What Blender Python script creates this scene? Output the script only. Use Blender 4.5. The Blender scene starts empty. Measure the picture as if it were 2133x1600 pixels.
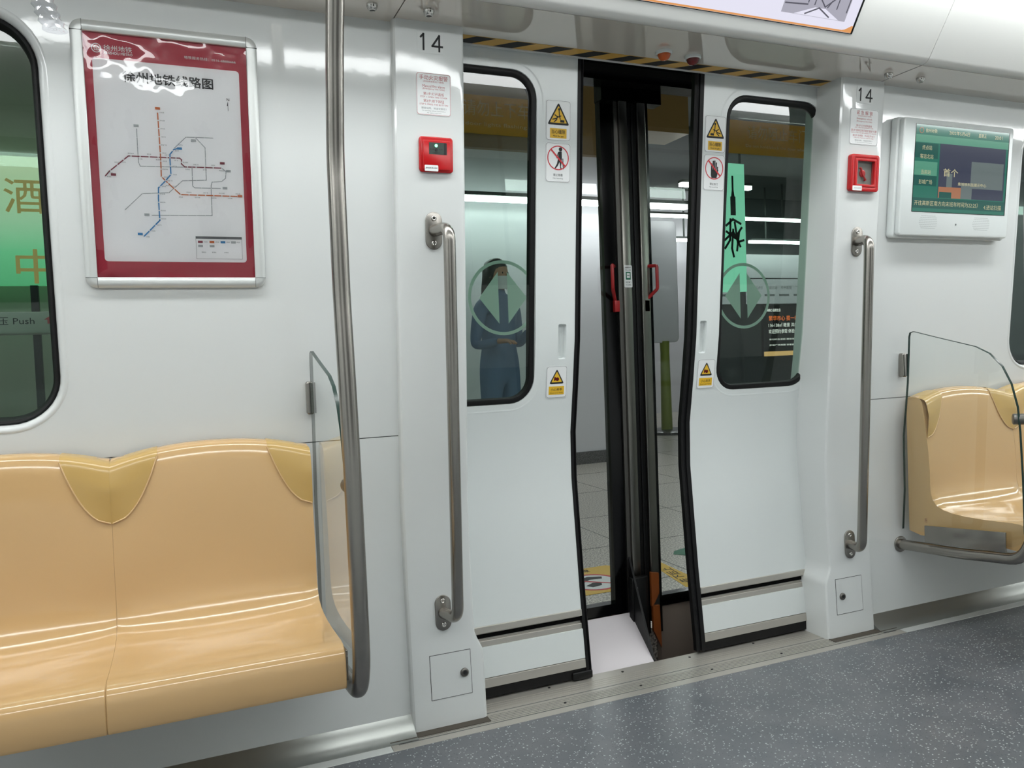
import bpy, bmesh, math, random
from mathutils import Matrix, Vector
random.seed(7)
C = bpy.context.scene.collection
SC = bpy.context.scene

# ------------------------------------------------------------------ camera, world, exposure, ceiling lights
def cam_rows(yaw, pitch, roll):
    cy, sy = math.cos(yaw), math.sin(yaw); cp, sp = math.cos(pitch), math.sin(pitch)
    f = Vector((sy*cp, cy*cp, -sp)); r = Vector((cy, -sy, 0)); u = r.cross(f)
    return r*math.cos(roll)+u*math.sin(roll), u*math.cos(roll)-r*math.sin(roll), f
r_, u_, f_ = cam_rows(.3963, .0393, -.0374)
cd = bpy.data.cameras.new('camera'); cam = bpy.data.objects.new('camera', cd); C.objects.link(cam)
cam.matrix_world = Matrix(((r_.x, u_.x, -f_.x, -1.4371), (r_.y, u_.y, -f_.y, -2.1482), (r_.z, u_.z, -f_.z, 1.0663), (0, 0, 0, 1)))
cd.sensor_width = 36; cd.lens = 1656.7/2133*36; cd.clip_start = .02
SC.camera = cam
w = bpy.data.worlds.new('world'); SC.world = w; w.use_nodes = True
w.node_tree.nodes['Background'].inputs[0].default_value = (.8, .9, .95, 1)
w.node_tree.nodes['Background'].inputs[1].default_value = .05
SC.view_settings.view_transform = 'Standard'; SC.view_settings.look = 'None'
SC.view_settings.gamma = 1; SC.view_settings.exposure = 0.0
CAR_LAMP = 15.5        # emission of the two long ceiling lamps of the car
STATION_LAMP = 19.0    # emission of the tube lamps over the platform

# ------------------------------------------------------------------ materials
def rgb(r, g, b):
    f = lambda c: (c/255/12.92 if c/255 <= .04045 else ((c/255+.055)/1.055)**2.4)
    return (f(r), f(g), f(b), 1)
def mat(name, col, rough=.4, metal=0, spec=.5, coat=0, bump=None, emit=None, es=1, aniso=0, trans=0, alpha=1):
    m = bpy.data.materials.new(name); m.use_nodes = True; n = m.node_tree.nodes; l = m.node_tree.links
    b = n['Principled BSDF']
    b.inputs['Base Color'].default_value = col; b.inputs['Roughness'].default_value = rough
    b.inputs['Metallic'].default_value = metal; b.inputs['Specular IOR Level'].default_value = spec
    b.inputs['Coat Weight'].default_value = coat; b.inputs['Coat Roughness'].default_value = .04
    b.inputs['Transmission Weight'].default_value = trans
    if emit: b.inputs['Emission Color'].default_value = emit; b.inputs['Emission Strength'].default_value = es
    if bump:
        sc, st, dist = bump
        t = n.new('ShaderNodeTexNoise'); t.inputs['Scale'].default_value = sc; t.inputs['Detail'].default_value = 3
        c = n.new('ShaderNodeTexCoord'); l.new(c.outputs['Object'], t.inputs['Vector'])
        k = n.new('ShaderNodeBump'); k.inputs['Strength'].default_value = st; k.inputs['Distance'].default_value = dist
        l.new(t.outputs['Fac'], k.inputs['Height']); l.new(k.outputs['Normal'], b.inputs['Normal'])
        if coat: l.new(k.outputs['Normal'], b.inputs['Coat Normal'])
    return m
def glass(name, tint, ior=1.5, rough=0.0, bump=None, sheet_=False):
    m = bpy.data.materials.new(name); m.use_nodes = True; n = m.node_tree.nodes; l = m.node_tree.links
    n.remove(n['Principled BSDF']); o = n['Material Output']
    f = n.new('ShaderNodeFresnel'); f.inputs['IOR'].default_value = ior
    t = n.new('ShaderNodeBsdfTransparent'); t.inputs[0].default_value = tint
    g = n.new('ShaderNodeBsdfGlossy'); g.inputs['Roughness'].default_value = rough; g.inputs[0].default_value = (1, 1, 1, 1)
    x = n.new('ShaderNodeMixShader'); l.new(t.outputs[0], x.inputs[1]); l.new(g.outputs[0], x.inputs[2])
    if sheet_: l.new(f.outputs[0], x.inputs[0])
    else:
        ge = n.new('ShaderNodeNewGeometry'); iv = n.new('ShaderNodeMath'); iv.operation = 'SUBTRACT'; iv.inputs[0].default_value = 1; l.new(ge.outputs['Backfacing'], iv.inputs[1])
        mu = n.new('ShaderNodeMath'); mu.operation = 'MULTIPLY'; l.new(f.outputs[0], mu.inputs[0]); l.new(iv.outputs[0], mu.inputs[1]); l.new(mu.outputs[0], x.inputs[0])
        tm = n.new('ShaderNodeMixRGB'); l.new(ge.outputs['Backfacing'], tm.inputs[0]); tm.inputs[1].default_value = tint; tm.inputs[2].default_value = (1, 1, 1, 1); l.new(tm.outputs[0], t.inputs[0])
    l.new(x.outputs[0], o.inputs['Surface'])
    if bump:
        sc, st, dist = bump
        tx = n.new('ShaderNodeTexNoise'); tx.inputs['Scale'].default_value = sc; tx.inputs['Detail'].default_value = 2; tx.inputs['Distortion'].default_value = .8
        c = n.new('ShaderNodeTexCoord'); l.new(c.outputs['Object'], tx.inputs['Vector'])
        k = n.new('ShaderNodeBump'); k.inputs['Strength'].default_value = st; k.inputs['Distance'].default_value = dist
        l.new(tx.outputs['Fac'], k.inputs['Height']); l.new(k.outputs['Normal'], g.inputs['Normal']); l.new(k.outputs['Normal'], f.inputs['Normal'])
    return m
def noise_col(m, scale, stops, detail=4, kind='noise'):
    n = m.node_tree.nodes; l = m.node_tree.links; b = n['Principled BSDF']
    c = n.new('ShaderNodeTexCoord')
    t = n.new('ShaderNodeTexNoise' if kind == 'noise' else 'ShaderNodeTexVoronoi'); t.inputs['Scale'].default_value = scale
    if kind == 'noise': t.inputs['Detail'].default_value = detail
    l.new(c.outputs['Object'], t.inputs['Vector'])
    r = n.new('ShaderNodeValToRGB'); e = r.color_ramp.elements
    while len(e) < len(stops): e.new(.5)
    for i, (p, col) in enumerate(stops): e[i].position = p; e[i].color = col
    l.new(t.outputs['Fac' if kind == 'noise' else 'Color'], r.inputs['Fac']); l.new(r.outputs['Color'], b.inputs['Base Color'])
    return m
M = {}
M['white'] = mat('white_panel', rgb(214, 217, 216), .05, bump=(34, .05, .002))
M['ceil'] = mat('cover_white', rgb(212, 213, 210), .2, bump=(5, .04, .01))
M['soffit'] = mat('soffit_gloss', rgb(214, 209, 200), .05, spec=.9, coat=.8)
M['door'] = mat('door_paint', rgb(218, 223, 222), .2, bump=(6, .05, .01))
M['sill'] = mat('sill_metal', rgb(186, 182, 174), .38, .55, bump=(80, .1, .001))
M['skirting'] = mat('skirting_metal', rgb(158, 161, 157), .36, .85)
M['alu'] = mat('frame_aluminium', rgb(215, 218, 216), .3, .35)
M['steel'] = mat('brushed_steel', rgb(158, 154, 148), .27, 1, bump=(60, .08, .001))
M['chrome'] = mat('polished_chrome', rgb(200, 198, 194), .12, 1)
M['darksteel'] = mat('dull_steel', rgb(120, 118, 114), .42, 1, bump=(60, .1, .001))
M['psteel'] = mat('platform_steel', rgb(142, 140, 134), .3, 1)
M['black'] = mat('black_rubber', rgb(7, 7, 8), .5, spec=.35)
M['blackgloss'] = mat('black_gloss', rgb(4, 4, 5), .15, spec=.35)
M['gap'] = mat('dark_gap', rgb(8, 8, 8), .9, spec=.1)
M['seam'] = mat('seam_line', rgb(95, 98, 98), .7)
M['tan'] = mat('tan_moulding', rgb(204, 168, 119), .13, coat=.3, bump=(7, .08, .01))
M['mustard'] = mat('mustard_inset', rgb(196, 162, 98), .25, coat=.2)
M['red'] = mat('red_plastic', rgb(178, 14, 20), .25)
M['redhandle'] = mat('red_handle', rgb(158, 24, 28), .35)
M['rednote'] = mat('red_print', rgb(176, 60, 66), .6)
M['sticker'] = mat('white_sticker', rgb(232, 234, 234), .3)
M['ink'] = mat('black_print', rgb(25, 26, 28), .6)
M['grey_ink'] = mat('grey_print', rgb(105, 108, 110), .6)
M['yellow'] = mat('yellow_print', rgb(226, 180, 40), .45)
M['tapeyellow'] = mat('tape_yellow', rgb(214, 168, 78), .4)
M['signred'] = mat('sign_red', rgb(205, 40, 52), .45)
M['maroon'] = mat('poster_maroon', rgb(180, 28, 58), .5)
M['paper'] = mat('poster_paper', rgb(252, 252, 253), .6)
M['mapred'] = mat('map_red', rgb(130, 40, 60), .6)
M['maporange'] = mat('map_orange', rgb(205, 105, 50), .6)
M['mapblue'] = mat('map_blue', rgb(40, 130, 190), .6)
M['mapgrey'] = mat('map_grey', rgb(168, 172, 174), .6)
M['shade'] = mat('map_water', rgb(206, 208, 210), .6)
M['green'] = mat('green_print', rgb(20, 110, 80), .5)
M['film'] = glass('poster_film', (1, 1, 1, 1), 1.45, .02, sheet_=True)
M['clear'] = glass('clear_panel', (.93, .96, .95, 1), 1.5)
M['clearedge'] = mat('glass_edge', rgb(38, 60, 54), .25)
M['dark_glass'] = glass('tinted_door_glass', (.56, .68, .62, 1), 1.5)
M['psd_glass'] = glass('platform_glass', (.9, .94, .92, 1), 1.5)
M['grip'] = glass('clear_grip', (.82, .82, .86, 1), 1.7, .05, (30, .5, .01))
M['lens_orange'] = mat('orange_lens', rgb(190, 84, 30), .15)
M['lens_red'] = mat('red_lens', rgb(96, 18, 20), .15)
def thru(name, col, f=.5, emit=None):
    m = bpy.data.materials.new(name); m.use_nodes = True; n = m.node_tree.nodes; l = m.node_tree.links
    n.remove(n['Principled BSDF']); o = n['Material Output']
    d = n.new('ShaderNodeBsdfDiffuse'); d.inputs[0].default_value = col
    t = n.new('ShaderNodeBsdfTranslucent'); t.inputs[0].default_value = col
    x = n.new('ShaderNodeMixShader'); x.inputs[0].default_value = f; l.new(d.outputs[0], x.inputs[1]); l.new(t.outputs[0], x.inputs[2]); l.new(x.outputs[0], o.inputs['Surface'])
    return m
M['lamp'] = mat('lamp_diffuser', (1, 1, 1, 1), .5, emit=(.97, 1, 1, 1), es=CAR_LAMP)
M['tube'] = mat('tube_lamp', (1, 1, 1, 1), .5, emit=(.95, 1, .99, 1), es=STATION_LAMP)
M['granite'] = noise_col(mat('granite_floor', rgb(150, 145, 138), .3), 120, [(.36, rgb(104, 98, 92)), (.5, rgb(186, 178, 168)), (.62, rgb(232, 224, 214))])
M['skirt'] = noise_col(mat('granite_skirting', rgb(70, 70, 70), .25), 160, [(.4, rgb(42, 42, 42)), (.6, rgb(98, 98, 96))])
M['stwall'] = mat('station_wall', rgb(222, 220, 226), .25)
M['brown'] = mat('station_brown', rgb(140, 112, 66), .4)
M['darkwall'] = mat('station_dark', rgb(38, 46, 46), .4)
M['stceil'] = mat('station_ceiling', rgb(70, 76, 74), .7)
M['band'] = thru('band_gold', rgb(196, 160, 62), .6)
M['bandtext'] = thru('band_text', rgb(240, 232, 200), .6)
M['frost'] = glass('frosted_decal', (.8, .84, .82, 1), 1.5); 
M['frostw'] = thru('frosted_print', rgb(225, 240, 232), .6)
M['greenlit'] = mat('green_lightbox', rgb(120, 200, 165), .5, emit=rgb(150, 228, 196), es=.9)
gm = M['greenfade'] = mat('green_fade_print', rgb(90, 160, 120), .5, emit=(1, 1, 1, 1), es=.6); n = gm.node_tree.nodes; l = gm.node_tree.links
tc = n.new('ShaderNodeTexCoord'); sx_ = n.new('ShaderNodeSeparateXYZ'); rp = n.new('ShaderNodeValToRGB'); mr = n.new('ShaderNodeMapRange')
l.new(tc.outputs['Object'], sx_.inputs[0]); l.new(sx_.outputs[2], mr.inputs[0]); mr.inputs[1].default_value = -.40; mr.inputs[2].default_value = .35; l.new(mr.outputs[0], rp.inputs[0]); l.new(rp.outputs[0], n['Principled BSDF'].inputs['Emission Color'])
e_ = rp.color_ramp.elements; e_[0].position = .0; e_[0].color = rgb(84, 170, 118); e_[1].position = 1; e_[1].color = rgb(205, 214, 178); q_ = e_.new(.35); q_.color = rgb(120, 200, 150); q_ = e_.new(.6); q_.color = rgb(180, 214, 180)
n['Principled BSDF'].inputs['Emission Strength'].default_value = 1.0
M['goldlet'] = mat('gold_letters', rgb(190, 165, 95), .4, emit=rgb(176, 156, 96), es=.6)
M['amber'] = mat('amber_plastic', rgb(126, 66, 26), .35)
M['brownkick'] = mat('kick_brown', rgb(140, 126, 116), .25)
M['apron'] = mat('apron_white', rgb(206, 200, 203), .4)
M['skin'] = mat('skin', rgb(190, 145, 118), .5)
M['hair'] = mat('hair', rgb(28, 24, 24), .4)
M['denim'] = mat('denim', rgb(92, 112, 140), .8)
M['navy'] = mat('navy_cloth', rgb(92, 116, 150), .8)
M['mask'] = mat('mask_white', rgb(225, 228, 230), .7)
M['scrgreen'] = mat('screen_green', rgb(10, 20, 18), .06, emit=rgb(38, 118, 100), es=.75)
M['scrlight'] = mat('screen_light', rgb(10, 20, 18), .06, emit=rgb(92, 158, 132), es=.8)
M['scrdark'] = mat('screen_dark', rgb(10, 20, 18), .06, emit=rgb(18, 86, 78), es=.8)
M['scrblue'] = mat('screen_blue', rgb(12, 14, 22), .06, emit=rgb(62, 66, 84), es=.8)
M['scrmist'] = mat('screen_mist', rgb(12, 14, 22), .06, emit=rgb(108, 120, 118), es=.8)
M['scrorange'] = mat('screen_orange', rgb(12, 14, 22), .06, emit=rgb(176, 118, 84), es=.8)
M['scrtext'] = mat('screen_text', rgb(20, 20, 20), .1, emit=rgb(196, 190, 150), es=.9)
M['lcdwhite'] = mat('display_white', rgb(30, 30, 34), .1, emit=rgb(232, 230, 246), es=.95)
M['lcdgrey'] = mat('display_grey', rgb(20, 20, 24), .1, emit=rgb(176, 174, 188), es=.9)
M['lcddark'] = mat('display_dark', rgb(20, 20, 24), .1, emit=rgb(96, 94, 106), es=.8)
M['lcdorange'] = mat('display_orange', rgb(30, 20, 10), .1, emit=rgb(226, 156, 92), es=.95)
M['adtext'] = mat('advert_text', rgb(20, 20, 20), .3, emit=rgb(255, 250, 245), es=1.4)
M['adorange'] = mat('advert_orange', rgb(20, 20, 20), .3, emit=rgb(255, 120, 40), es=1.2)
M['adgold'] = mat('advert_gold', rgb(20, 20, 20), .3, emit=rgb(235, 185, 120), es=1)
M['ledgreen'] = mat('led_green', rgb(20, 60, 30), .3, emit=rgb(120, 255, 170), es=4)
M['padd'] = mat('alarm_window', rgb(70, 78, 74), .12)
M['floor'] = mat('vinyl_floor', rgb(108, 114, 122), .32)
def floor_nodes(m):
    n = m.node_tree.nodes; l = m.node_tree.links; b = n['Principled BSDF']
    c = n.new('ShaderNodeTexCoord')
    def sp(scale, lo, hi, seed):
        mp = n.new('ShaderNodeMapping'); mp.inputs['Location'].default_value = (seed, seed*2, 0); l.new(c.outputs['Object'], mp.inputs[0])
        d = n.new('ShaderNodeTexNoise'); d.inputs['Scale'].default_value = 300; l.new(mp.outputs[0], d.inputs['Vector'])
        ad = n.new('ShaderNodeVectorMath'); ad.operation = 'MULTIPLY_ADD'; l.new(d.outputs['Color'], ad.inputs[0]); ad.inputs[1].default_value = (.006, .006, 0); l.new(mp.outputs[0], ad.inputs[2])
        v = n.new('ShaderNodeTexVoronoi'); v.inputs['Scale'].default_value = scale; l.new(ad.outputs[0], v.inputs['Vector'])
        a = n.new('ShaderNodeMath'); a.operation = 'LESS_THAN'; l.new(v.outputs['Distance'], a.inputs[0]); a.inputs[1].default_value = lo
        s = n.new('ShaderNodeSeparateColor'); l.new(v.outputs['Color'], s.inputs[0])
        g = n.new('ShaderNodeMath'); g.operation = 'LESS_THAN'; l.new(s.outputs[0], g.inputs[0]); g.inputs[1].default_value = hi
        p = n.new('ShaderNodeMath'); p.operation = 'MULTIPLY'; l.new(a.outputs[0], p.inputs[0]); l.new(g.outputs[0], p.inputs[1]); return p
    t = n.new('ShaderNodeTexNoise'); t.inputs['Scale'].default_value = 6; t.inputs['Detail'].default_value = 5; l.new(c.outputs['Object'], t.inputs['Vector'])
    r = n.new('ShaderNodeValToRGB'); r.color_ramp.elements[0].position = .35; r.color_ramp.elements[0].color = rgb(92, 96, 101)
    r.color_ramp.elements[1].position = .65; r.color_ramp.elements[1].color = rgb(105, 107, 111); l.new(t.outputs['Fac'], r.inputs[0])
    m1 = n.new('ShaderNodeMixRGB'); l.new(sp(150, .30, .30, 3).outputs[0], m1.inputs[0]); l.new(r.outputs[0], m1.inputs[1]); m1.inputs[2].default_value = rgb(186, 192, 192)
    m2 = n.new('ShaderNodeMixRGB'); l.new(sp(190, .26, .28, 9).outputs[0], m2.inputs[0]); l.new(m1.outputs[0], m2.inputs[1]); m2.inputs[2].default_value = rgb(66, 72, 78)
    l.new(m2.outputs[0], b.inputs['Base Color'])
floor_nodes(M['floor'])

# ------------------------------------------------------------------ body profile of the car side
def interp(x, xs, ys):
    if x <= xs[0]: return ys[0]
    for i in range(1, len(xs)):
        if x <= xs[i]: return ys[i-1]+(ys[i]-ys[i-1])*(x-xs[i-1])/(xs[i]-xs[i-1])
    e = (ys[-1]-ys[-2])/(xs[-1]-xs[-2]); return ys[-1]+e*(x-xs[-1])
def Y(z): return interp(z, [0, .45, .65, 1.955], [.006, .028, .029, -.086])
def D(z): return interp(z, [.03, .3, .65, .8, .95, 1.1, 1.95], [.112, .142, .172, .168, .14, .115, .03])
WO = .028; H = 1.955
def slope(fn, z): return math.atan2(fn(z+.02)-fn(z-.02), .04)
def frame(x, z, off=0, fn=Y):
    """origin on the tilted side wall; local x along the car, local y up the wall, local z out into the car"""
    a = slope(fn, z); s, c = math.sin(-a), math.cos(a)
    return Matrix(((1, 0, 0, x), (0, -s, -c, fn(z)+off), (0, c, -s, z), (0, 0, 0, 1)))

# ------------------------------------------------------------------ mesh helpers
class MB:
    def __init__(s): s.v = []; s.f = []
    def add(s, vs, fs):
        o = len(s.v); s.v += [tuple(p) for p in vs]; s.f += [tuple(i+o for i in f) for f in fs]; return s
    def box(s, x0, x1, y0, y1, z0, z1):
        return s.add([(x, y, z) for z in (z0, z1) for y in (y0, y1) for x in (x0, x1)],
                     [(0, 2, 3, 1), (4, 5, 7, 6), (0, 1, 5, 4), (2, 6, 7, 3), (0, 4, 6, 2), (1, 3, 7, 5)])
    def prism(s, out, z0, z1):
        n = len(out)
        return s.add([(x, y, z0) for x, y in out]+[(x, y, z1) for x, y in out],
                     [tuple(range(n-1, -1, -1)), tuple(range(n, 2*n))]+[(i, (i+1) % n, n+(i+1) % n, n+i) for i in range(n)])
    def rbox(s, x0, x1, y0, y1, z0, z1, r=.005): return s.prism(rrect(x0, x1, y0, y1, r), z0, z1)
    def loft(s, rings, closed=True, caps=True):
        n = len(rings[0]); vs = [p for r in rings for p in r]; fs = []
        for i in range(len(rings)-1):
            for j in range(n if closed else n-1):
                k = (j+1) % n; fs.append((i*n+j, i*n+k, (i+1)*n+k, (i+1)*n+j))
        if caps and closed: fs += [tuple(range(n-1, -1, -1)), tuple((len(rings)-1)*n+j for j in range(n))]
        return s.add(vs, fs)
    def tube(s, path, r, n=16, caps=True):
        P = [Vector(p) for p in path]; rings = []; up = None
        for i, p in enumerate(P):
            t = (P[min(i+1, len(P)-1)]-P[max(i-1, 0)]).normalized()
            if up is None: up = Vector((0, 0, 1)) if abs(t.z) < .9 else Vector((1, 0, 0))
            a = (up-t*up.dot(t)).normalized(); up = a; b = t.cross(a)
            rr = r[i] if isinstance(r, (list, tuple)) else r
            rings.append([p+(a*math.cos(2*math.pi*k/n)+b*math.sin(2*math.pi*k/n))*rr for k in range(n)])
        return s.loft(rings, True, caps)
    def lathe(s, prof, n=24):
        """profile of (radius, height) around local z"""
        return s.loft([[(r*math.cos(2*math.pi*k/n), r*math.sin(2*math.pi*k/n), h) for k in range(n)] for r, h in prof])
    def xf(s, m): s.v = [tuple(m @ Vector(p)) for p in s.v]; return s
    def merge(s, o): return s.add(o.v, o.f)
    def build(s, name, m, parent=None, bevel=0, smooth=40, seg=2, matrix=None):
        me = bpy.data.meshes.new(name); me.from_pydata(s.v, [], s.f); me.validate()
        bm = bmesh.new(); bm.from_mesh(me); bmesh.ops.recalc_face_normals(bm, faces=bm.faces); bm.to_mesh(me); bm.free()
        me.materials.append(m); o = bpy.data.objects.new(name, me); C.objects.link(o)
        if parent: o.parent = parent
        if matrix: o.matrix_world = matrix
        if bevel:
            b = o.modifiers.new('bevel', 'BEVEL'); b.width = bevel; b.segments = seg; b.limit_method = 'ANGLE'; b.angle_limit = math.radians(35); b.harden_normals = False
        if smooth:
            me.polygons.foreach_set('use_smooth', [True]*len(me.polygons)); me.set_sharp_from_angle(angle=math.radians(smooth))
            if bevel: me.set_sharp_from_angle(angle=math.radians(179))
        return o
def rrect(x0, x1, y0, y1, r, n=5):
    r = min(r, (x1-x0)/2-1e-5, (y1-y0)/2-1e-5); o = []
    for cx, cy, a in ((x1-r, y1-r, 0), (x0+r, y1-r, 90), (x0+r, y0+r, 180), (x1-r, y0+r, 270)):
        for k in range(n+1):
            t = math.radians(a+90*k/n); o.append((cx+r*math.cos(t), cy+r*math.sin(t)))
    return o
def bend(pts, r, n=6):
    """round the corners of a 3D polyline"""
    P = [Vector(p) for p in pts]; o = [P[0]]
    for i in range(1, len(P)-1):
        a = (P[i-1]-P[i]); b = (P[i+1]-P[i]); d = min(r, a.length*.49, b.length*.49)
        s, e = P[i]+a.normalized()*d, P[i]+b.normalized()*d
        for k in range(n+1):
            t = k/n; o.append((1-t)**2*s+2*t*(1-t)*P[i]+t*t*e)
    o.append(P[-1]); return o
def tag(o, label=None, cat=None, group=None, kind=None):
    if label: o['label'] = label
    if cat: o['category'] = cat
    if group: o['group'] = group
    if kind: o['kind'] = kind
    return o
def thing(name, label, cat, matrix=None, group=None, kind=None):
    o = bpy.data.objects.new(name, None); C.objects.link(o)
    if matrix is not None: o.matrix_world = matrix
    o.empty_display_size = .05
    return tag(o, label, cat, group, kind)
def ring2d(outer, inner, z0, z1):
    """flat ring prism between two outlines with the same number of points"""
    m = MB(); n = len(outer)
    m.add([(x, y, z) for z in (z0, z1) for o in (outer, inner) for x, y in o],
          [(i, (i+1) % n, n+(i+1) % n, n+i) for i in range(n)]+[(2*n+i, 3*n+i, 3*n+(i+1) % n, 2*n+(i+1) % n) for i in range(n)] +
          [(i, 2*n+i, 2*n+(i+1) % n, (i+1) % n) for i in range(n)]+[(n+i, n+(i+1) % n, 3*n+(i+1) % n, 3*n+i) for i in range(n)])
    return m
def circle(cx, cy, r, n=32, ry=None): return [(cx+r*math.cos(2*math.pi*k/n), cy+(ry or r)*math.sin(2*math.pi*k/n)) for k in range(n)]
def sheet(outer, holes, cuts, fn, off, thick, name, m, parent=None, flat=False):
    """side panel in (x, z) with holes, following the car's side profile, given thickness outward"""
    bm = bmesh.new(); edges = []
    for lp in [outer]+holes:
        vs = [bm.verts.new((x, 0, z)) for x, z in lp]
        for i in range(len(vs)): edges.append(bm.edges.new((vs[i], vs[(i+1) % len(vs)])))
    bmesh.ops.triangle_fill(bm, use_beauty=True, use_dissolve=False, edges=edges)
    for z in cuts:
        bmesh.ops.bisect_plane(bm, geom=bm.verts[:]+bm.edges[:]+bm.faces[:], plane_co=(0, 0, z), plane_no=(0, 0, 1))
    for v in bm.verts: v.co.y = fn(v.co.z)+off
    bmesh.ops.recalc_face_normals(bm, faces=bm.faces)
    s = sum(f.normal.y*f.calc_area() for f in bm.faces)
    if s > 0: bmesh.ops.reverse_faces(bm, faces=bm.faces)
    ext = bmesh.ops.extrude_face_region(bm, geom=bm.faces[:])
    nv = [g for g in ext['geom'] if isinstance(g, bmesh.types.BMVert)]
    for v in nv: v.co.y += thick
    bmesh.ops.recalc_face_normals(bm, faces=bm.faces)
    me = bpy.data.meshes.new(name); bm.to_mesh(me); bm.free(); me.materials.append(m)
    me.polygons.foreach_set('use_smooth', [True]*len(me.polygons)); me.set_sharp_from_angle(angle=math.radians(25))
    o = bpy.data.objects.new(name, me); C.objects.link(o)
    if parent: o.parent = parent
    return o
def rimloft(rect, prof, fn, n=10):
    """molded rim around a rounded opening: prof = [(inset, y offset)], rect = (x0,x1,z0,z1,r)"""
    x0, x1, z0, z1, r = rect; m = MB(); rings = []
    for ins, off in prof:
        rings.append([(x, fn(z)+off, z) for x, z in rrect(x0+ins, x1-ins, z0+ins, z1-ins, max(r-ins, .004), n)])
    return m.loft(rings, True, False)
# text --------------------------------------------------------------
def text_mesh(body, cx, cy, tw, th, z=.0008, bold=0):
    cu = bpy.data.curves.new('t', 'FONT'); cu.body = body; cu.size = 1; cu.resolution_u = 2
    o = bpy.data.objects.new('t', cu); C.objects.link(o); bpy.context.view_layer.update()
    me = bpy.data.meshes.new_from_object(o.evaluated_get(bpy.context.evaluated_depsgraph_get()))
    vs = [v.co.copy() for v in me.vertices]; fs = [tuple(p.vertices) for p in me.polygons]
    bpy.data.objects.remove(o); bpy.data.curves.remove(cu); bpy.data.meshes.remove(me)
    if not vs: return [], []
    x0, x1 = min(v.x for v in vs), max(v.x for v in vs); y0, y1 = min(v.y for v in vs), max(v.y for v in vs)
    sy = th/(y1-y0); sx = tw/(x1-x0) if tw else sy
    P0 = [((v.x-(x0+x1)/2)*sx+cx, (v.y-(y0+y1)/2)*sy+cy) for v in vs]
    if bold <= .009: return [(a, b, z) for a, b in P0], fs
    ov = []; of = []; d = th*bold*.9
    for k, (ax, ay) in enumerate(((-d, 0), (d, 0), (0, -d*.8), (0, d*.8), (0, 0))):
        o = len(ov); ov += [(a+ax, b+ay, z+k*.00002) for a, b in P0]; of += [tuple(i+o for i in f) for f in fs]
    return ov, of
def lettering(lines, m, parent, name='lettering', z=.0008, split=False):
    """lines: (text, centre x, centre y, width or None, height[, bold])"""
    if split:
        for ln in lines: lettering([ln], m, parent, name, z)
        return
    b = MB()
    for ln in lines:
        vs, fs = text_mesh(*ln[:5], z=z, bold=ln[5] if len(ln) > 5 else 0)
        if vs: b.add(vs, fs)
    me = bpy.data.meshes.new(name); me.from_pydata(b.v, [], b.f); me.materials.append(m)
    o = bpy.data.objects.new(name, me); C.objects.link(o); o.parent = parent; return o
def poly2d(lines, wd, z0=.0006, z1=.0009):
    m = MB()
    for L in lines:
        for (a, b) in zip(L[:-1], L[1:]):
            dx, dy = b[0]-a[0], b[1]-a[1]; d = math.hypot(dx, dy) or 1; nx, ny = -dy/d*wd/2, dx/d*wd/2; ex, ey = dx/d*wd*.4, dy/d*wd*.4
            m.prism([(a[0]+nx-ex, a[1]+ny-ey), (a[0]-nx-ex, a[1]-ny-ey), (b[0]-nx+ex, b[1]-ny+ey), (b[0]+nx+ex, b[1]+ny+ey)], z0, z1)
    return m

# ================================================================== SETTING: floor, sill, walls, ceiling
tag(MB().box(-5, 6, -2.66, -.065, -.05, 0).build('floor', M['floor'], smooth=0), kind='structure')
sill = tag(MB().box(-.95, .95, -.065, .03, -.05, .001).box(-.676, .676, .032, .135, -.05, .001).build('trim_1', M['sill'], smooth=0, bevel=.0008), 'ribbed metal door sill plate', kind='structure')
rb = MB()
for k in range(5): rb.box(-.93, .93, -.032+k*.0095, -.0275+k*.0095, .001, .0022)
for k in range(4): rb.box(-.67, .67, .048+k*.013, .0515+k*.013, .001, .0018)
rb.build('ribs', M['sill'], sill, smooth=0)
gv = MB()
for k in range(6): gv.box(-.93, .93, -.0365+k*.0095, -.0335+k*.0095, .001, .0014)
gv.box(-.676, .676, .0295, .0325, .0005, .0012)
gv.build('grooves', M['seam'], sill, smooth=0)
sc_ = MB()
for x in (-.78, -.408, -.141, .131, .42): sc_.merge(MB().lathe([(.0045, 0), (.0045, .001), (.003, .0016), (0, .0016)], 10).xf(Matrix.Translation((x, -.012, .0015))))
for x in (-.404, -.136, .129, .4): sc_.merge(MB().lathe([(.0045, 0), (.0045, .001), (.003, .0016), (0, .0016)], 10).xf(Matrix.Translation((x, .109, .001))))
sc_.build('screws', M['black'], sill)
tag(MB().box(-5, -.951, -.065, .05, -.05, .0012).build('trim_2', M['alu'], smooth=0, bevel=.0008), kind='structure')
tag(MB().box(.951, 6, -.065, .05, -.05, .0012).build('trim_3', M['alu'], smooth=0, bevel=.0008), kind='structure')
tag(MB().box(-.676, .676, .136, .33, -.3, -.12).build('trim_4', M['gap'], smooth=0), kind='structure')

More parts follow.
